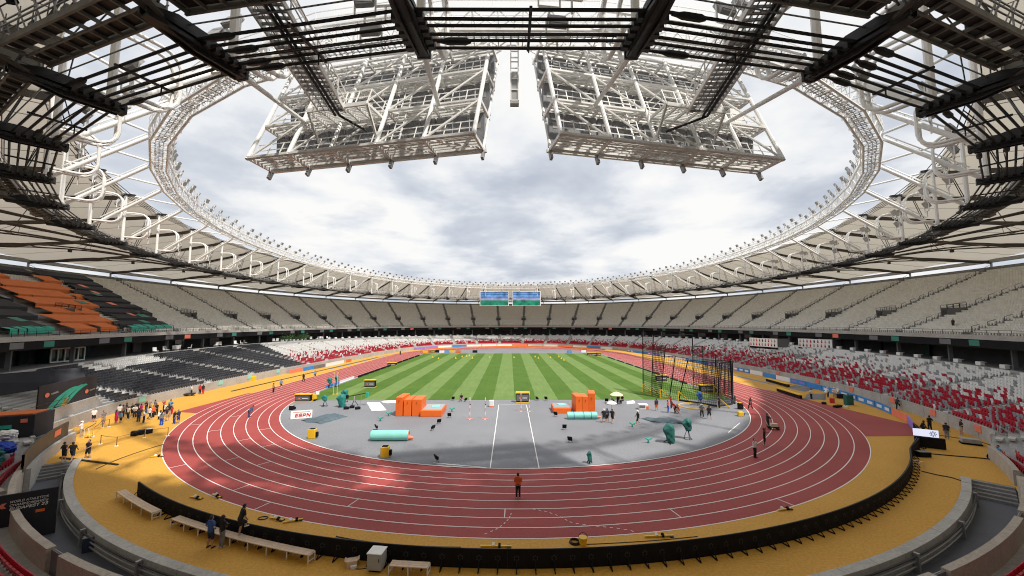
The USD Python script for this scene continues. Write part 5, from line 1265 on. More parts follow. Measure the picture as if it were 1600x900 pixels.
for i, (px, py) in enumerate(((594, 658), (607, 650), (706, 643), (988, 667), (1013, 692), (880, 635))):
    t = thing('ground_microphone', f'small teal covered microphone on the infield, {ords[i]} from the left' if i < 5 else 'small teal covered microphone left of the low right mat', 'microphone', [*at(px, py)[:2], 0]); B().tube([[-.35, 0, .55], [0, 0, .32], [.4, .05, .5]], [.05, .11, .09], 7).build('cover', 'teal', t); B().tube([[0, 0, .3], [0, 0, 0]], [.03, .12], 6).build('foot', 'teal_cloth', t)


def digital_board(px, py, w, label, h=1.25, rz=0.):
    """A yellow framed results board leaning on its own foot."""
    p = at(px, py); t = thing('results_board', label, 'results board', [*p[:2], 0], rz)
    B().box([0, .3, h * .5 + .12], [w * .96, .8, h], rx=0).build('cabinet', 'black_plastic', t); B().box([0, -.115, h * .5 + .14], [w * .9, .03, h * .78]).build('display', 'grey_panel', t); B().prism(Polygon([(-w / 2 - .06, -.25), (w / 2 + .06, -.25), (w / 2, .8), (-w / 2, .8)]), h + .125, h + .27, np.array([[1, 0, 0, 0], [0, 1, 0, 0], [0, 0, 1, 0], [0, 0, 0, 1.]])).build('hood', 'yellow_paint', t); B().box([0, .25, .06], [w + .1, 1.0, .10]).build('base', 'yellow_paint', t); B().box([-w * .2, -.16, h * .55], [.26, .012, .26]).build('emblem', 'salmon_print', t); B().box([w * .16, -.16, h * .55], [w * .36, .012, .12]).build('small_print', 'white_print', t)


digital_board(577.5, 605.5, 2.15, 'yellow framed results board standing on the left of the grass')
digital_board(473, 628, 2.5, 'yellow framed results board at the left infield corner by the track', 1.0)
digital_board(816.5, 629, 2.1, 'yellow framed results board at the near grass edge by the white lines', 1.35)
digital_board(1034, 596, 2.4, 'yellow framed results board seen through the cage net', 1.1)
digital_board(1107, 614, 2.9, 'yellow framed results board behind the right wing of the cage', 1.2)
digital_board(926, 556, 4.0, 'far yellow frame at the far right grass corner', 1.0); digital_board(868 + 68, 556.5, .0 + 1.6, 'far small yellow board right of the far yellow frame', 1.2); digital_board(612, 572, 2.6, 'small yellow board at the left grass edge among black boards', .8); digital_board(676, 551.5, 2.2, 'far yellow board at the far left grass corner', 1.0)
t = thing('yellow_cart', 'yellow cart with white sheet beside the left results board', 'cart', [*at(489, 626)[:2], 0], .2); B().box([0, 0, .65], [1.1, .8, .8]).build('body', 'yellow_paint', t); B().box([.6, .2, 1.2], [.5, .5, .5], .3).build('load', 'cloth_white', t); [B().tube([[x, y - .06, .16], [x, y + .06, .16]], .16, 10).build('wheel', 'black_plastic', t) for x in (-.4, .4) for y in (-.4, .4)]
for px, lab in ((521, 'left of a pair'), (526.5, 'right of a pair')):
    t = thing('marker_pole', f'thin cream pole on the left grass, {lab}', 'pole', [*at(px, 616)[:2], 0]); B().tube([[0, 0, 0], [0, 0, 3.9]], .055, 6).build('pole', 'wood', t); B().cyl([0, 0, 0], .2, .05, 10).build('foot', 'yellow_paint', t); B().box([0, 0, 3.7], [.3, .1, .25]).build('cap', 'yellow_paint', t)
cp = proto('cone_kind'); B().cyl([0, 0, .03], .17, .42, 10, .03).build('cone', 'cloth_yellow', cp); B().box([0, 0, .02], [.42, .42, .04]).build('base', 'cloth_yellow', cp)
for i, (px, py) in enumerate(((676, 559), (685, 561), (712, 560), (722, 558), (729, 557), (738, 560), (765, 559), (836, 558), (841, 560), (860, 559), (873, 558), (877, 561), (881, 563), (803, 559), (733, 556))): copy_of(cp, 'marker_cone', 'small yellow marker cone on the far half of the grass', 'cone', [*at(px, py)[:2], 0], .3 * i, 'marker cones on the grass', 1.4)
# throwing ring and cage
ring_c = at(1085, 635)
t = thing('throwing_ring', 'round grey throwing ring with yellow rim inside the cage', 'ring', [ring_c[0], ring_c[1], 0]); B().cyl([0, 0, .0], 2.2, .03, 40).build('pad', 'concrete_grey', t); B().tube([[2.2 * math.cos(a), 2.2 * math.sin(a), .05] for a in np.linspace(0, 2 * math.pi, 49)[:-1]], .07, 6, closed=True).build('rim', 'yellow_paint', t)
cage = thing('hammer_cage', 'tall black netted throwing cage of poles with yellow feet', 'cage')
posts = [(23.6, -41.7, 10.2), (24.0, -44.8, 10.6), (24.7, -47.1, 8.8), (26.9, -45.5, 6.9), (26.8, -49.3, 6.8), (30.6, -54.2, 6.6), (33.8, -52.4, 7.0), (37.6, -46.0, 6.0), (35.6, -43.7, 6.9), (35.9, -39.1, 8.2), (34.4, -38.4, 10.4)]
tops = [(.2, 0), (.6, -.2), (1.0, -.3), (1.2, 0), (1.7, -.3), (.3, -.4), (-.2, -.4), (.2, 0), (.6, 0), (.3, 0), (.2, 0)]
W = [np.array(p) for p in posts]; TP = [np.array([p[0] + o[0], p[1] + o[1], p[2]]) for p, o in zip(posts, tops)]; BS = [np.array([p[0], p[1], 0]) for p in posts]
for i, (b0, t0) in enumerate(zip(BS, TP)):
    B().tube([b0, t0], .09, 6).build('pole', 'black_plastic', cage)
    d = np.array([-.75, -.5, 0]) if i < 6 else np.array([.7, -.3, 0]); dirs = [(-.2, -1.5), (.9, -1.2)] if i < 6 else [(1.0, -1.0), (-.3, -1.3)]
    if i in (0, 1, 2, 4, 5, 8, 9, 10):
        f = B(); f.bar(b0 + [0, 0, 1.5], b0 + [1.25, -1.0, .08], .14); f.bar(b0 + [0, 0, .06], b0 + [1.25, -1.0, .06], .12); f.bar(b0 + [0, 0, 1.5], b0 + [-.15, -.2, 0], .12); f.build('yellow_foot', 'yellow_paint', cage)
for i, j in ((0, 1), (2, 3), (3, 4), (4, 5), (5, 6), (6, 7), (7, 8), (9, 10), (1, 10), (2, 9)):
    h = min(TP[i][2], TP[j][2]); a, c = BS[i] + (TP[i] - BS[i]) * h / TP[i][2], BS[j] + (TP[j] - BS[j]) * h / TP[j][2]; B().tube([a, c], .06, 5).build('top_rail', 'black_plastic', cage)
for i, j in ((0, 1), (1, 2), (2, 4), (4, 5), (5, 6), (6, 7), (7, 9), (9, 10)):
    b = B(); h = min(TP[i][2], TP[j][2]) - .1; L = np.linalg.norm(BS[j] - BS[i]); nx, nz = int(L / .32), int(h / .32); st = .075 if (i, j) in ((1, 2), (6, 7), (7, 9)) else .032
    S = lambda u, z: (BS[i] + (TP[i] - BS[i]) * z / TP[i][2]) * (1 - u) + (BS[j] + (TP[j] - BS[j]) * z / TP[j][2]) * u
    for k in range(1, nx + 1): b.bar(S(k / (nx + 1), .1), S(k / (nx + 1), h), st)
    for k in range(nz): b.bar(S(0, .1 + (k + .5) * .32), S(1, .1 + (k + .5) * .32), st)
    b.build('net', 'black_matt', cage, kind='stuff')
B().tube([BS[6] + [0, 0, .1], BS[5] + [0, 0, .15], BS[4] + [0, 0, .1]], .12, 6).tube([BS[6] + [.6, .4, .1], BS[7] + [0, -.6, .12]], .16, 6).build('gathered_net', 'black_matt', cage)


def parasol(px, py, label, r, h, m, hh):
    t = thing('parasol', label, 'parasol', [*at(px, py)[:2], 0]); n = 10
    v = [[0, 0, h]] + [[rr * r * math.cos(a), rr * r * math.sin(a), h - hh * rr ** 1.7] for rr in (.35, .7, 1.) for a in np.arange(n) * 2 * math.pi / n]
    f = [[0, 1 + k, 1 + (k + 1) % n] for k in range(n)] + sum(([[1 + q * n + k, 1 + (q + 1) * n + k, 1 + (q + 1) * n + (k + 1) % n], [1 + q * n + k, 1 + (q + 1) * n + (k + 1) % n, 1 + q * n + (k + 1) % n]] for q in (0, 1) for k in range(n)), [])
    B().raw(v, f).build('canopy', m, t); B().tube([[0, 0, 0], [0, 0, h]], .03, 6).build('pole', 'steel_grey', t)
    for k in range(n): B().bar([0, 0, h - hh * .6], [.95 * r * math.cos(k * 2 * math.pi / n), .95 * r * math.sin(k * 2 * math.pi / n), h - hh * .95], .02).build('rib', 'steel_grey', t)


mat('cream_cloth', (.72, .64, .42), .8)
parasol(963.5, 632, 'cream parasol over seated people at the grass edge', 1.05, 1.95, 'cream_cloth', .5); parasol(956, 645, 'white parasol held low in front of the cream one', .75, 1.7, 'cloth_white', .4)
t = thing('cart', 'small cart with a pale load on the right bend of the track', 'cart', [*at(1209, 671)[:2], 0], -.3); B().box([0, 0, .3], [1.1, .6, .1]).build('bed', 'black_plastic', t); B().box([.05, 0, .52], [.7, .45, .36]).build('load', 'cream_cloth', t); B().tube([[-.55, 0, .35], [-.8, 0, .95]], .025, 5).build('handle', 'white_paint', t); [B().tube([[x, y - .03, .12], [x, y + .03, .12]], .12, 10).build('wheel', 'black_matt', t) for x in (-.4, .4) for y in (-.3, .3)]
# ------------------------------------------------------------------ covers over the left upper rows
_TL = np.linspace(math.pi * .5, math.pi * 1.5, 1501)


def th_of(px, R, z):
    """The angle at which the left half of the curve R at height z shows at the column px."""
    P = xyz(R, _TL, z); ok = ((P - CAM) @ _f > 2); q = proj(P)[:, 0]; q[~ok] = 1e9
    return _TL[np.argmin(np.abs(q - px))]


def cover(k0, k1, px0, px1, label, m, name='seat_cover', group=None, lift=1.0, drop=True):
    ta, tb = th_of(px0, Ru(k0), Zu(k0)), th_of(px1, Ru(k0), Zu(k0)); q = np.linspace(ta, tb, 9)
    c = [xyz(Ru(k0), q, Zu(k0) + .25)] if drop else []
    for k in np.arange(k0, k1 + .01, .5): c.append(xyz(Ru(k), q, np.interp(k, range(NUP), [Zu(i) for i in range(NUP)]) + lift + .06 * meshkit.noise(np.column_stack([q * 60, np.full(9, k), np.full(9, px0)]), 3)))
    o = B().raw(*ribbon(c, closed=False)).build(name, m, None, smooth=40); return tag(o, label, 'seat cover', group)


for i, (k0, k1, a, c) in enumerate(((0, 2.6, 116, 151), (.6, 2.6, 157, 183), (3.4, 6.4, 94, 178), (7.4, 10.2, 82, 155), (11.2, 14.2, 55, 155), (15.2, 18.2, 27, 116), (15.8, 17.6, 119, 137), (19.2, 22.2, 5, 116), (23.6, 26.4, 68, 97), (23.6, 26.4, -30, 14), (19.2, 22.2, -40, 1))):
    cover(k0, k1, a, c, f'orange cloth cover over the left upper rows, {ords[i]} from the front', 'orange_cloth', 'seat_cover', 'orange covers over the left upper rows')
for i, (k0, k1, a, c) in enumerate(((1.2, 4.6, -60, 76), (5.6, 8.4, -60, 58), (9.2, 12.2, -60, 42), (13.2, 16.4, -60, 20), (1.8, 4.2, 188, 262), (5.2, 7.4, 186, 245), (8.2, 10.2, 162, 238), (11.2, 13.4, 158, 222), (14.4, 16.6, 140, 204), (17.6, 19.6, 120, 190), (20.6, 22.6, 119, 176), (23.6, 26.0, 104, 160), (26.8, 29.4, 60, 146), (27.0, 29.4, -20, 52))):
    cover(k0, k1, a, c, f'navy cloth cover over the left upper rows, {ords[i]} counted from the lower left', 'navy_cloth', 'seat_cover', 'navy covers over the left upper rows')
for a0, a1, nm in ((14, 86, 'left'), (206, 270, 'right')):
    for j in range(5):
        x0 = a0 + (a1 - a0) * j / 5; cover(.2 + .1 * j, 2.3 - .35 * abs(j - 2), x0, x0 + (a1 - a0) / 5.6, f'teal wave cover on the front upper rows at the {nm}, {ords[j]} strip', 'teal' , 'wave_cover', f'teal wave strips at the {nm}', .98)
for (k, x, w, m) in ((12, 128, 13, 'teal_ribbon'), (17, 151, 10, 'teal_ribbon'), (5.8, 222, 12, 'teal_ribbon'), (2.6, 225, 10, 'teal_ribbon'), (21.4, 130, 9, 'salmon_print'), (18.2, 150, 7, 'salmon_print'), (12, 176, 8, 'salmon_print'), (6.4, 207, 7, 'salmon_print'), (3.2, 30, 16, 'teal_ribbon'), (12.6, 8, 10, 'cloth_grey')):
    cover(k, k + 1.6, x, x + w, f'small {"teal" if "teal" in m else "pink" if "salmon" in m else "grey"} mark on the navy covers, {ords[int(x / 25)]} place from the left edge', m, 'cover_mark', None, 1.06, False)
# dark display fields with stripes on the white podium in the left corner
Pa, Pb = np.array([-52.3, -69.9]), np.array([-56.6, -60.2]); d = (Pb - Pa) / np.linalg.norm(Pb - Pa); L = np.linalg.norm(Pb - Pa); nr = np.array([d[1], -d[0]])  # towards the field
pod = thing('podium', 'white sunlit concrete podium with steps at the near end of the left stand', 'podium')
B().prism(Polygon([Pa, Pb, Pb + [-9, -1.5], Pa + [-9.5, -5.5]]), -.2, 2.9).build('block', 'concrete_light', pod)
for k in range(6): B().prism(Polygon([Pb + d * (.1 + .55 * k), Pb + d * (.1 + .55 * (k + 1)), Pb + d * (.1 + .55 * (k + 1)) + [-2.2, -.4], Pb + d * (.1 + .55 * k) + [-2.2, -.4]]), .0, 2.9 - .42 * (k + 1) + .3).build('step', 'concrete_light', pod)
b = B(); pf = lambda s, z, o=.1: np.array([*(Pa + d * s + nr * o), z])
for z in (3.3, 3.8): b.bar(pf(-2, z), pf(L * .35, z), .05)
b.build('rail', 'steel_dark', pod)
bd = thing('stage_board', 'dark board with green curved stripes on the white podium', 'board')
s0, s1 = -.4, L + .3
B().bar(pf(s0, 4.35, -.25), pf(s1, 4.35, -.25), .12, 2.9).build('panel', 'navy_cloth', bd)


def stripe(pts, w, m, parent, name='stripe', o=-.16):
    c = []
    pts = np.array(pts, float); tg = np.gradient(pts, axis=0); tg /= np.linalg.norm(tg, axis=1, keepdims=True); nn = np.stack([-tg[:, 1], tg[:, 0]], 1)
    A = [pf(s0 + (s1 - s0) * u, 2.9 + 2.9 * v, o) for u, v in pts + nn * w]; C = [pf(s0 + (s1 - s0) * u, 2.9 + 2.9 * v, o) for u, v in pts - nn * w]
    B().raw(*ribbon([A, C], closed=False)).build(name, m, parent)


for off, w in ((0, .05), (.13, .045), (.26, .04)): stripe([(.17 + off + .072 * t, .02 + off * .15 + .62 * (1 - (1 - t / 6) ** 2)) for t in np.linspace(0, 6 if off < .2 else 5, 9)], w, 'teal', bd)
stripe([(.40, .02), (.47, .30)], .05, 'apron_yellow', bd, 'photo_patch')
for u, v in ((.12, .60), (.80, .33)):
    c = [(u + .035 * math.cos(a), v + .09 * math.sin(a)) for a in np.linspace(0, 2 * math.pi, 13)]
    B().raw([pf(s0 + (s1 - s0) * x, 2.9 + 2.9 * y, -.15) for x, y in c[:-1]], [[0, k, k + 1] for k in range(1, 11)]).build('emblem', 'salmon_print', bd)
    stripe([(u + .06, v), (u + .17, v + .03)], .035, 'cloth_grey', bd, 'small_print')
st2 = thing('stage_board', 'long dark hanging with green print behind the white podium', 'board')
E1, E2 = np.array([-57.5, -60.6, 0]), np.array([-66.5, -73.5, 0])
B().raw([E1 + [0, 0, 4.9], E1 + [-1.5, .5, 6.7], E2 + [0, 0, 3.1], E2 + [-1.5, .5, 6.4]], [[0, 1, 3], [0, 3, 2]]).raw([E1 + [-.1, 0, 4.9], E1 + [-1.6, .5, 6.7], E2 + [-.1, 0, 3.1], E2 + [-1.6, .5, 6.4]], [[0, 1, 3], [0, 3, 2]]).build('hanging', 'navy_cloth', st2)
for f0, f1, z, m in ((.05, .22, .42, 'teal'), (.25, .45, .3, 'cloth_grey'), (.62, .8, .22, 'cloth_royal'), (.45, .52, .25, 'salmon_print')):
    e = lambda f, q: (E1 * (1 - f) + E2 * f) + np.array([-1.5 * q + .03, .5 * q, 4.9 - 1.8 * f + (1.8 + 1.5 * f) * q]); B().raw([e(f0, z), e(f0, z + .16), e(f1, z - .05), e(f1, z + .16)], [[0, 1, 3], [0, 3, 2]]).build('print', m, st2)
# glazed pavilion, banners and desks along the concourse
pv = thing('glazed_pavilion', 'white framed glazed pavilion on the concourse above the left dark seats', 'pavilion')
c0, c1 = at(78, 567, 6.0), at(131, 562, 6.0)
B().bar(c0 + [-1.25, 0, 1.15], c1 + [-1.25, 0, 1.15], 2.2, 2.3).build('room', 'glass_green', pv)
for i in range(6): p = c0 + (c1 - c0) * i / 5; B().bar(p, p + [0, 0, 2.3], .16).build('mullion', 'white_paint', pv)
for z in (.05, 2.3): B().bar(c0 + [0, 0, z], c1 + [0, 0, z], .2, .2).build('frame', 'white_paint', pv)
for px0, px1, py, lab in ((1172, 1215, 541, 'far'), (1248, 1301, 543, 'near')):
    t = thing('portrait_banner', f'white banner of small red and grey portraits above the right seats, the {lab} one', 'banner'); a, c = at(px0, py - 1, 6.3), at(px1, py + 2, 6.3); dd = c - a; h = 2.2
    B().bar(a + [0, 0, h / 2], c + [0, 0, h / 2], .2, h).build('panel', 'white_paint', t); dn = np.array([dd[1], -dd[0], 0]) / np.linalg.norm(dd[:2]); dn = dn if dn @ (CAM - a) > 0 else -dn
    for r in (0, 1):
        for i in range(9):
            p = a + dd * (i + .5 + .12 * r) / 9.3 + dn * .12 + [0, 0, .45 + 1.05 * r]; q = (i * 3 + r * 5) % 7; m = ['cloth_red', 'cloth_grey', 'cloth_red', 'cloth_navy', 'cloth_red', 'cloth_tan', 'cloth_red'][q]
            B().bar(p - [0, 0, .25], p + [0, 0, .22], .34, .02, up=dn).tm(Manifold.sphere(.13, 8).translate([float(x) for x in p + [0, 0, .38]])).build('portrait', m, t)
    B().bar(c + [0, 0, h / 2] - dn * .1, c + [0, 0, h / 2] - dn * 3.4, .15, h).build('side_panel', 'grey_panel', t); B().bar(a - [0, 0, .3], c - [0, 0, .3], .3, .5).build('base', 'black_plastic', t)
dk = proto('desk_kind'); B().box([0, 0, .55], [1.0, .5, .5]).build('front', 'white_paint', dk); B().box([0, .15, .82], [1.1, .7, .05]).build('top', 'white_paint', dk); B().box([0, .1, .18], [.9, .4, .3]).build('base', 'grey_panel', dk)
for t0 in equal_angles(RF, 150):
    p = xyz(lambda q: RB(q) + .9, [t0], ZC(t0))[0]; q = proj([p])[0]
    if not inview(p, .02) or p[1] < -60 or (p[0] < 0 and p[1] < 45): continue
    copy_of(dk, 'press_desk', 'small white desk standing behind the top row of the lower stand', 'desk', p, math.atan2(p[1] / 113 ** 2, p[0] / 79 ** 2) + math.pi / 2 + math.pi, 'white desks behind the lower stand')
hd = thing('hedge', 'green hedge with white pots on the left concourse', 'hedge')
for i in range(7):
    t0 = th_of(441 + i * 6, lambda q: RB(q) + 1.5, 6); p = xyz(lambda q: RB(q) + 1.5, [t0], ZC(t0))[0]; b = B()
    v = rng.normal(0, 1, (160, 3)) * [.9, .9, .55] + p + [0, 0, 1.5]; a = rng.normal(0, .22, (160, 2, 3)); b.raw(np.stack([v, v + a[:, 0], v + a[:, 1]], 1).reshape(-1, 3), np.arange(480).reshape(-1, 3)); b.build('leaves', 'hedge_green', hd); B().cyl(p, .4, .8, 8, .5).build('pot', 'white_paint', hd)
cp2 = proto('chair_kind'); B().box([0, 0, .45], [.55, .5, .08]).box([0, .24, .75], [.55, .07, .6], rx=-.15).build('shell', 'white_paint', cp2); B().bar([-.22, -.2, 0], [-.22, -.2, .42], .05).bar([.22, -.2, 0], [.22, -.2, .42], .05).bar([-.22, .2, 0], [-.22, .2, .42], .05).bar([.22, .2, 0], [.22, .2, .42], .05).build('legs', 'steel_grey', cp2)
for i, px in enumerate((242, 262, 268, 273, 279, 285, 296, 340, 349, 368, 380, 388, 428, 434, 437, 495, 501, 506, 512, 517, 480, 486)):
    t0 = th_of(px, lambda q: RB(q) + 1.2, 5.6); p = xyz(lambda q: RB(q) + 1.2 + .5 * (i % 3), [t0], ZC(t0))[0]; copy_of(cp2, 'terrace_chair', 'white shell chair on the left concourse terrace', 'chair', p, 1.3 + .7 * i, 'white chairs on the left concourse', 1.35)
# small orange and mint signs on the stand walls
for i, (px, py, m) in enumerate(((1279, 592, 'salmon_print'), (1331, 606, 'salmon_print'), (1395, 623, 'salmon_print'), (1459, 645, 'salmon_print'), (1527, 677, 'salmon_print'), (1217, 577, 'salmon_print'), (222, 625, 'mint_vinyl'), (344, 597, 'mint_vinyl'), (389, 588, 'mint_vinyl'), (434, 579, 'mint_vinyl'))):
    best = min(np.linspace(-math.pi, math.pi, 4001), key=lambda a: np.hypot(*(proj([xyz(lambda q: RW(q), [a], 1.05)[0]])[0] - [px, py])) if (xyz(RW, [a], 1)[0] - CAM) @ _f > 3 else 1e9)
    p = xyz(lambda q: RW(q) - .06, [best], 1.05)[0]; g = xyz(RW, [best + .002], 0)[0] - xyz(RW, [best - .002], 0)[0]
    t = thing('wall_sign', f'small {"orange" if m[0] == "s" else "mint"} sign on the {"right" if px > 800 else "left"} stand wall, {ords[i] if i < 6 else ords[i - 6]} of its row', 'sign', p, math.atan2(g[1], g[0])); B().box([0, 0, 0], [1.1, .05, .75]).build('plate', m, t)
# near left corner: brown backdrop on the moat wall, dark booth, sheets; black lettered panel across the moat
bw = thing('backdrop', 'curved brown backdrop board on top of the left moat wall', 'board')
B().raw(*ribbon([[[*p, z] for p in arc(r, -1.02, -.78, 16)] for r, z in ((55.8, .95), (55.8, 2.35), (55.95, 2.35), (55.95, .95))], closed=False)).build('panel', 'steel_brown', bw)
B().raw(*ribbon([[[*p, z] for p in arc(55.77, -.985, -.955, 4)] for z in (1.5, 2.1)], closed=False)).build('emblem', 'salmon_print', bw)
lw = thing('curved_wall', 'pale curved concrete wall at the left end of the moat', 'wall')
B().prism(Polygon(arc(55.5, -1.04, -.80, 20) + arc(55.84, -.80, -1.04, 20)), -.9, .95).build('wall', 'concrete_light', lw)
bt = thing('booth', 'dark booth with orange top and green print at the left edge', 'booth')
q = np.array([-48.7, -73.5, 0.]); u = np.array([-.93, -.37, 0]); v = np.array([-.37, .93, 0])
B().prism(Polygon([tuple((q + u * a + v * c)[:2]) for a, c in ((0, 0), (7, 0), (7, 2.8), (0, 2.8))]), 1.2, 3.5).build('body', 'navy_cloth', bt)
B().prism(Polygon([tuple((q + u * a + v * c)[:2]) for a, c in ((.3, .3), (7, .3), (7, 2.6), (.3, 2.6))]), 3.52, 3.62).build('top', 'orange_cloth', bt)
n2 = -v
for k in range(2): B().bar(q + u * 1.6 + n2 * .03 + [0, 0, 2.0 + .5 * k], q + u * 5.2 + n2 * .03 + [0, 0, 1.9 + .5 * k], .03, .36).build('green_print', 'teal', bt)
B().bar(q + u * .5 + n2 * .03 + [0, 0, 3.0], q + u * 1.0 + n2 * .03 + [0, 0, 3.0], .03, .36).build('emblem', 'salmon_print', bt)
B().prism(Polygon([tuple((q + u * a + v * c)[:2]) for a, c in ((-.3, -.6), (8, -.6), (8, 3), (-.3, 3))]), .2, 1.2).build('platform', 'grey_panel', bt)


def heap(c, size, m, label, seed):
    vv, f, _ = meshkit.arrays(Manifold.sphere(1., 32).refine(3)); rid = np.abs(meshkit.fbm(vv * 2.6 + seed, 4, seed + 9) - .5); vv = vv * (.72 + .75 * meshkit.fbm(vv * 1.6 + seed, 3, seed)[:, None] - 1.5 * np.clip(.12 - rid, 0, 1)[:, None]) * np.array(size) * .5; o = B().raw(vv + np.array(c), f).build('covered_heap', m, None, smooth=True); tag(o, label, 'covered heap')


heap((-46.6, -77.6, 1.5), (2.0, 1.6, 1.1), 'cloth_royal', 'blue sheet heaped over gear by the dark booth', 2)
heap((-44.6, -80.4, 1.4), (2.8, 2.2, 2.2), 'teal_cloth', 'dark teal sheet heaped over gear left of the brown backdrop', 3)
heap((-42.4, -83.0, 1.3), (2.6, 2.2, 2.0), 'teal_cloth', 'second dark teal heap behind the curved pale wall', 5)
heap((-40.3, -85.2, 1.2), (2.2, 1.8, 1.6), 'navy_cloth', 'navy heap nearest to the black lettered panel', 6)
heap((-47.0, -77.0, 2.5), (1.6, 1.2, .8), 'cloth_white', 'white sheet on top of the blue heap at the booth', 7)
heap((-46.0, -82.6, 1.1), (2.6, 2.2, 1.5), 'steel_grey', 'grey sheet over gear at the left edge', 8)
sg = thing('event_sign', 'black panel reading WORLD ATHLETICS CHAMPIONSHIPS BUDAPEST 23 across the left moat', 'sign')
S1 = np.array([-30.55, -87.05, 0]); S2 = np.array([-33.9, -89.4, 0]); d3 = (S1 - S2) / np.linalg.norm(S1 - S2); L = np.linalg.norm(S1 - S2); a3 = math.atan2(d3[1], d3[0])
n3 = np.array([d3[1], -d3[0], 0])
B().bar(S2 + [0, 0, .55], S1 + [0, 0, .55], .12, 2.9).build('panel', 'navy_cloth', sg)
T = np.eye(4); T[:3, :3] = np.array([d3, [0, 0, 1.], n3]).T
for ln, z, bold, hh in (('WORLD ATHLETICS', 1.47, False, .135), ('CHAMPIONSHIPS', 1.26, False, .135), ('BUDAPEST 23', 1.03, True, .165)):
    tm = meshkit.text_mesh(ln, hh, .012, bold); w = 1.62 / tm.bounds[1][0]; tm.vertices[:, 0] = tm.vertices[:, 0] * w + .2 * tm.vertices[:, 1]; T2 = T.copy(); T2[:3, 3] = S2 + d3 * (L - 2.05) + n3 * .063 + [0, 0, z]; tm.apply_transform(T2); B().tm(tm).build('lettering', 'cloth_white', sg)
T2 = T.copy(); T2[:3, 3] = S2 + d3 * (L - .72) + n3 * .07 + [0, 0, .72]; B().prism(Polygon([(-.2, -.09), (.2, -.09), (.2, .09), (-.2, .09)]), -.005, .005, T2).build('orange_mark', 'orange_vinyl', sg)
T2 = T.copy(); T2[:3, 3] = S2 + d3 * (L - 2.35) + n3 * .07 + [0, 0, 1.2]; B().prism(Polygon([(0, 0), (.2, .0), (.08, .16), (.2, .32), (0, .32), (-.12, .16)]), -.005, .005, T2).build('emblem', 'salmon_print', sg)
t = thing('blue_case', 'dark blue box standing in the left part of the moat', 'box', [*at(147, 858, -.9)[:2], -.9], .5); B().box([0, 0, .4], [.9, .6, .8]).build('body', 'cloth_navy', t); B().box([0, 0, .82], [.94, .64, .05]).build('lid', 'grey_panel', t)
# right corner: lit white panel and cases by the barrier
t = thing('lit_sign', 'lit white panel with a blue ring emblem at the right end of the barrier', 'screen'); a, c = at(1430, 697), at(1478, 703); dd = c - a; dn = np.array([dd[1], -dd[0], 0]) / np.linalg.norm(dd[:2]); dn = dn if dn @ (CAM - a) > 0 else -dn
B().bar(a + [0, 0, .55], c + [0, 0, .55], .35, 1.0).build('base', 'black_plastic', t)
a2, c2 = a - dn * .3 + [0, 0, 1.38], c - dn * .3 - dd * .16 + [0, 0, 1.38]; B().bar(a2, c2, .16, .72).build('panel', 'led_white', t)
u2 = (c2 - a2) / np.linalg.norm(c2 - a2); e0 = a2 + (c2 - a2) * .78 + dn * .085
for k in range(8): an = k * math.pi / 4; B().tm(Manifold.sphere(.055, 8).translate([float(x) for x in e0 + u2 * .22 * math.cos(an) + np.array([0, 0, .22 * math.sin(an)])])).build('emblem_dot', 'cloth_royal', t)
B().tube([e0 + u2 * .12 * math.cos(an) + np.array([0, 0, .12 * math.sin(an)]) for an in np.linspace(0, 6.28, 13)[:-1]], .03, 5, closed=True).build('emblem_ring', 'cloth_royal', t)
t = boxy('flight_case', 'small black flight case behind the barrier at the right', 'case', 1448, 715, 1.0, .6, .45, 'black_plastic', -.1); B().box([0, 0, .47], [1.0, .6, .04]).build('lid', 'grey_panel', t)
t = boxy('covered_trolley', 'grey covered trolley by the right stand wall', 'trolley', 1524, 696, 1.4, .8, .6, 'steel_grey', -.6); B().box([0, 0, .1], [1.5, .9, .15]).build('bumper', 'black_plastic', t)
t = thing('steel_frame', 'small pale steel frame behind the right end of the barrier', 'frame', [*at(1440, 729)[:2], 0], .3); B().tube([[-.4, 0, 0], [-.3, 0, .4], [.3, 0, .4], [.4, 0, 0]], .03, 5).tube([[-.4, .4, 0], [-.3, .4, .4], [.3, .4, .4], [.4, .4, 0]], .03, 5).build('frame', 'steel_white', t)
for i, (px0, py0, px1, py1) in enumerate(((1198, 596, 1233, 606), (1215, 612, 1252, 624))):
    a, c = at(px0, py0), at(px1, py1); t = thing('jump_board', f'long yellow and black board by the right runway, {["farther", "nearer"][i]} of two', 'board'); B().bar(a + [0, 0, .35], c + [0, 0, .35], .3, .5).build('front', 'black_plastic', t); B().bar(a + [.3, .25, .66], c + [.3, .25, .66], .9, .10).build('top', 'yellow_paint', t)
cloth([(1228, 606), (1258, 612), (1276, 607), (1240, 602)], 'dark grey sheet behind the yellow jump boards', 'grey_panel', .15, seed=12); cloth([(1255, 624), (1290, 625), (1290, 616), (1262, 615)], 'grey sheet beside the nearer yellow jump board', 'grey_panel', .12, seed=13)
for i, (px, py, w, h, m, lab) in enumerate(((1317, 623, 1.2, .7, 'black_plastic', 'black bag at the right boards beside the officials'), (1329, 633, 1.3, 1.5, 'teal_cloth', 'dark draped stand at the right boards'), (1312, 637, 1.6, .3, 'black_plastic', 'flat black bag on the apron at the right chute'), (1324, 638, .6, .3, 'cream_cloth', 'small cream bag beside the flat black one'), (1303, 630, .7, .7, 'cloth_red', 'small red crate by the four officials'), (1290, 632, .5, .3, 'black_plastic', 'little black case left of the red crate'))): t = boxy('kit_bag', lab, 'bag', px, py, w, .6, h, m, .2 * i); B().tube([[-.15, 0, h - .01], [0, 0, h + .14], [.15, 0, h - .01]], .02, 4).build('handle', 'black_matt', t)
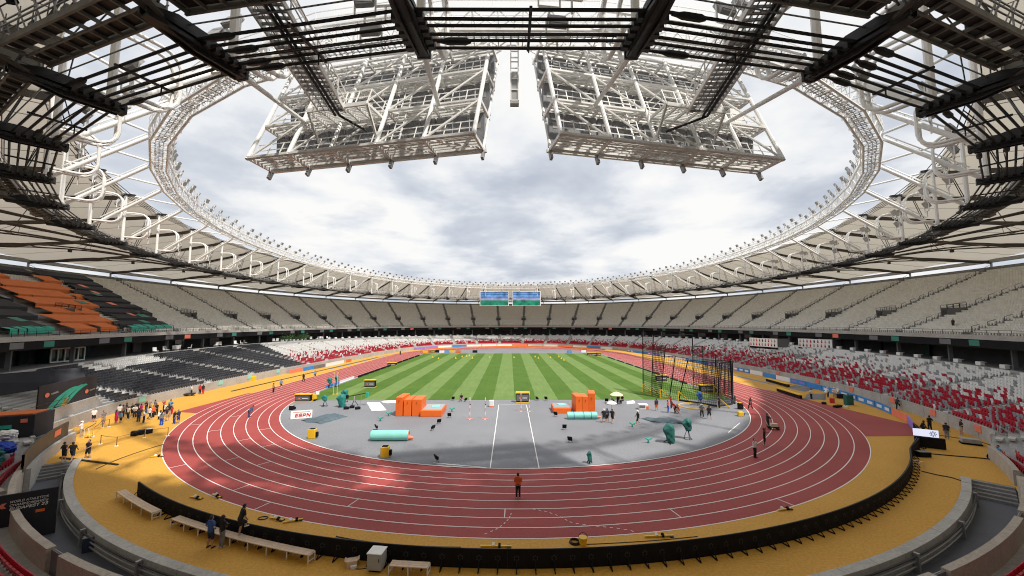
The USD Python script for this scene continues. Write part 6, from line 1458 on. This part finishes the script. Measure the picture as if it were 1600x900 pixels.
# queue barrier in the crowd
t = thing('queue_barrier', 'row of slim dark posts with belts before the crowd', 'barrier'); pts = [(145, 682), (160, 668), (170, 667), (157, 694), (182, 697), (225, 684), (262, 681)]
for i, p in enumerate(pts): c = at(*p); B().cyl([*c[:2], 0], .03, .95, 6).build('post', 'steel_dark', t); B().cyl([*c[:2], 0], .17, .04, 12).build('base', 'white_paint', t)
for i, j in ((0, 1), (1, 2), (3, 4), (4, 5), (5, 6)): a, c = at(*pts[i]), at(*pts[j]); B().tube([a + [0, 0, .9], (a + c) / 2 + [0, 0, .84], c + [0, 0, .9]], .02, 4).build('belt', 'black_matt', t)
for i, (px, py) in enumerate(((207, 682), (217, 680), (230, 678))): t = boxy('camera_case', f'black case on the apron before the crowd, {["left", "middle", "right"][i]} of three', 'case', px, py, .6, .45, .5, 'black_plastic', .4 * i); B().box([0, 0, .52], [.5, .35, .05]).build('lid', 'white_paint' if i == 2 else 'black_matt', t)
t = thing('wire_stand', 'small pale wire stand beside the person in white', 'stand', [*at(138, 684)[:2], 0]); [B().tube([[x, y, 0], [x, y, 1.0]], .02, 4).build('leg', 'white_paint', t) for x in (-.3, .3) for y in (-.2, .2)]; B().box([0, 0, .3], [.7, .5, .04]).build('shelf', 'yellow_paint', t)
t = thing('low_trolley', 'dark low trolley by the left stand wall', 'trolley', [*at(288, 619)[:2], 0], .5); B().box([0, 0, .35], [3.0, .8, .2]).build('bed', 'steel_dark', t); [B().tube([[x, y - .05, .15], [x, y + .05, .15]], .15, 8).build('wheel', 'black_matt', t) for x in (-1.1, 1.1) for y in (-.35, .35)]
t = boxy('yellow_box', 'yellow box at the foot of the left stand wall', 'box', 393, 596, 1.0, .8, 1.1, 'yellow_paint'); B().box([0, 0, .03], [1.2, .9, .06]).build('pallet', 'wood', t)
for i in range(10):                                             # clutter at the far bend
    px = [664, 672, 683, 690, 698, 706, 716, 742, 912, 890][i]; t = boxy('far_case', f'far off {["yellow", "orange", "dark", "white", "blue"][i % 5]} case at the far edge of the grass, {ords[i]} from the left', 'case', px, 551.5 - .3 * (i % 3), 2.0, .8, 1.0, ['yellow_paint', 'orange_cloth', 'black_plastic', 'white_paint', 'cloth_sky'][i % 5]); B().box([0, 0, 1.03], [1.6, .6, .06]).build('lid', 'black_matt', t)

ew = thing('end_wall', 'grey concrete end wall of the right stand behind the trolley', 'wall')
wl = np.array([48.9, -73.6, 0]); wd = np.array([.80, -.60, 0])
for k in range(5):
    p, q = wl + wd * 2.6 * k, wl + wd * 2.6 * (k + 1) - wd * .01; h = 1.5 + .5 * k; B().bar(p + [0, 0, h / 2 - .2], q + [0, 0, h / 2 - .2], .3, h + .4).build('wall_panel', 'concrete_light', ew)
    B().bar(p + [0, 0, h + .75], q + [0, 0, h + .75], .06).bar(p + [0, 0, h], p + [0, 0, h + .75], .05).build('rail', 'rail_grey', ew)
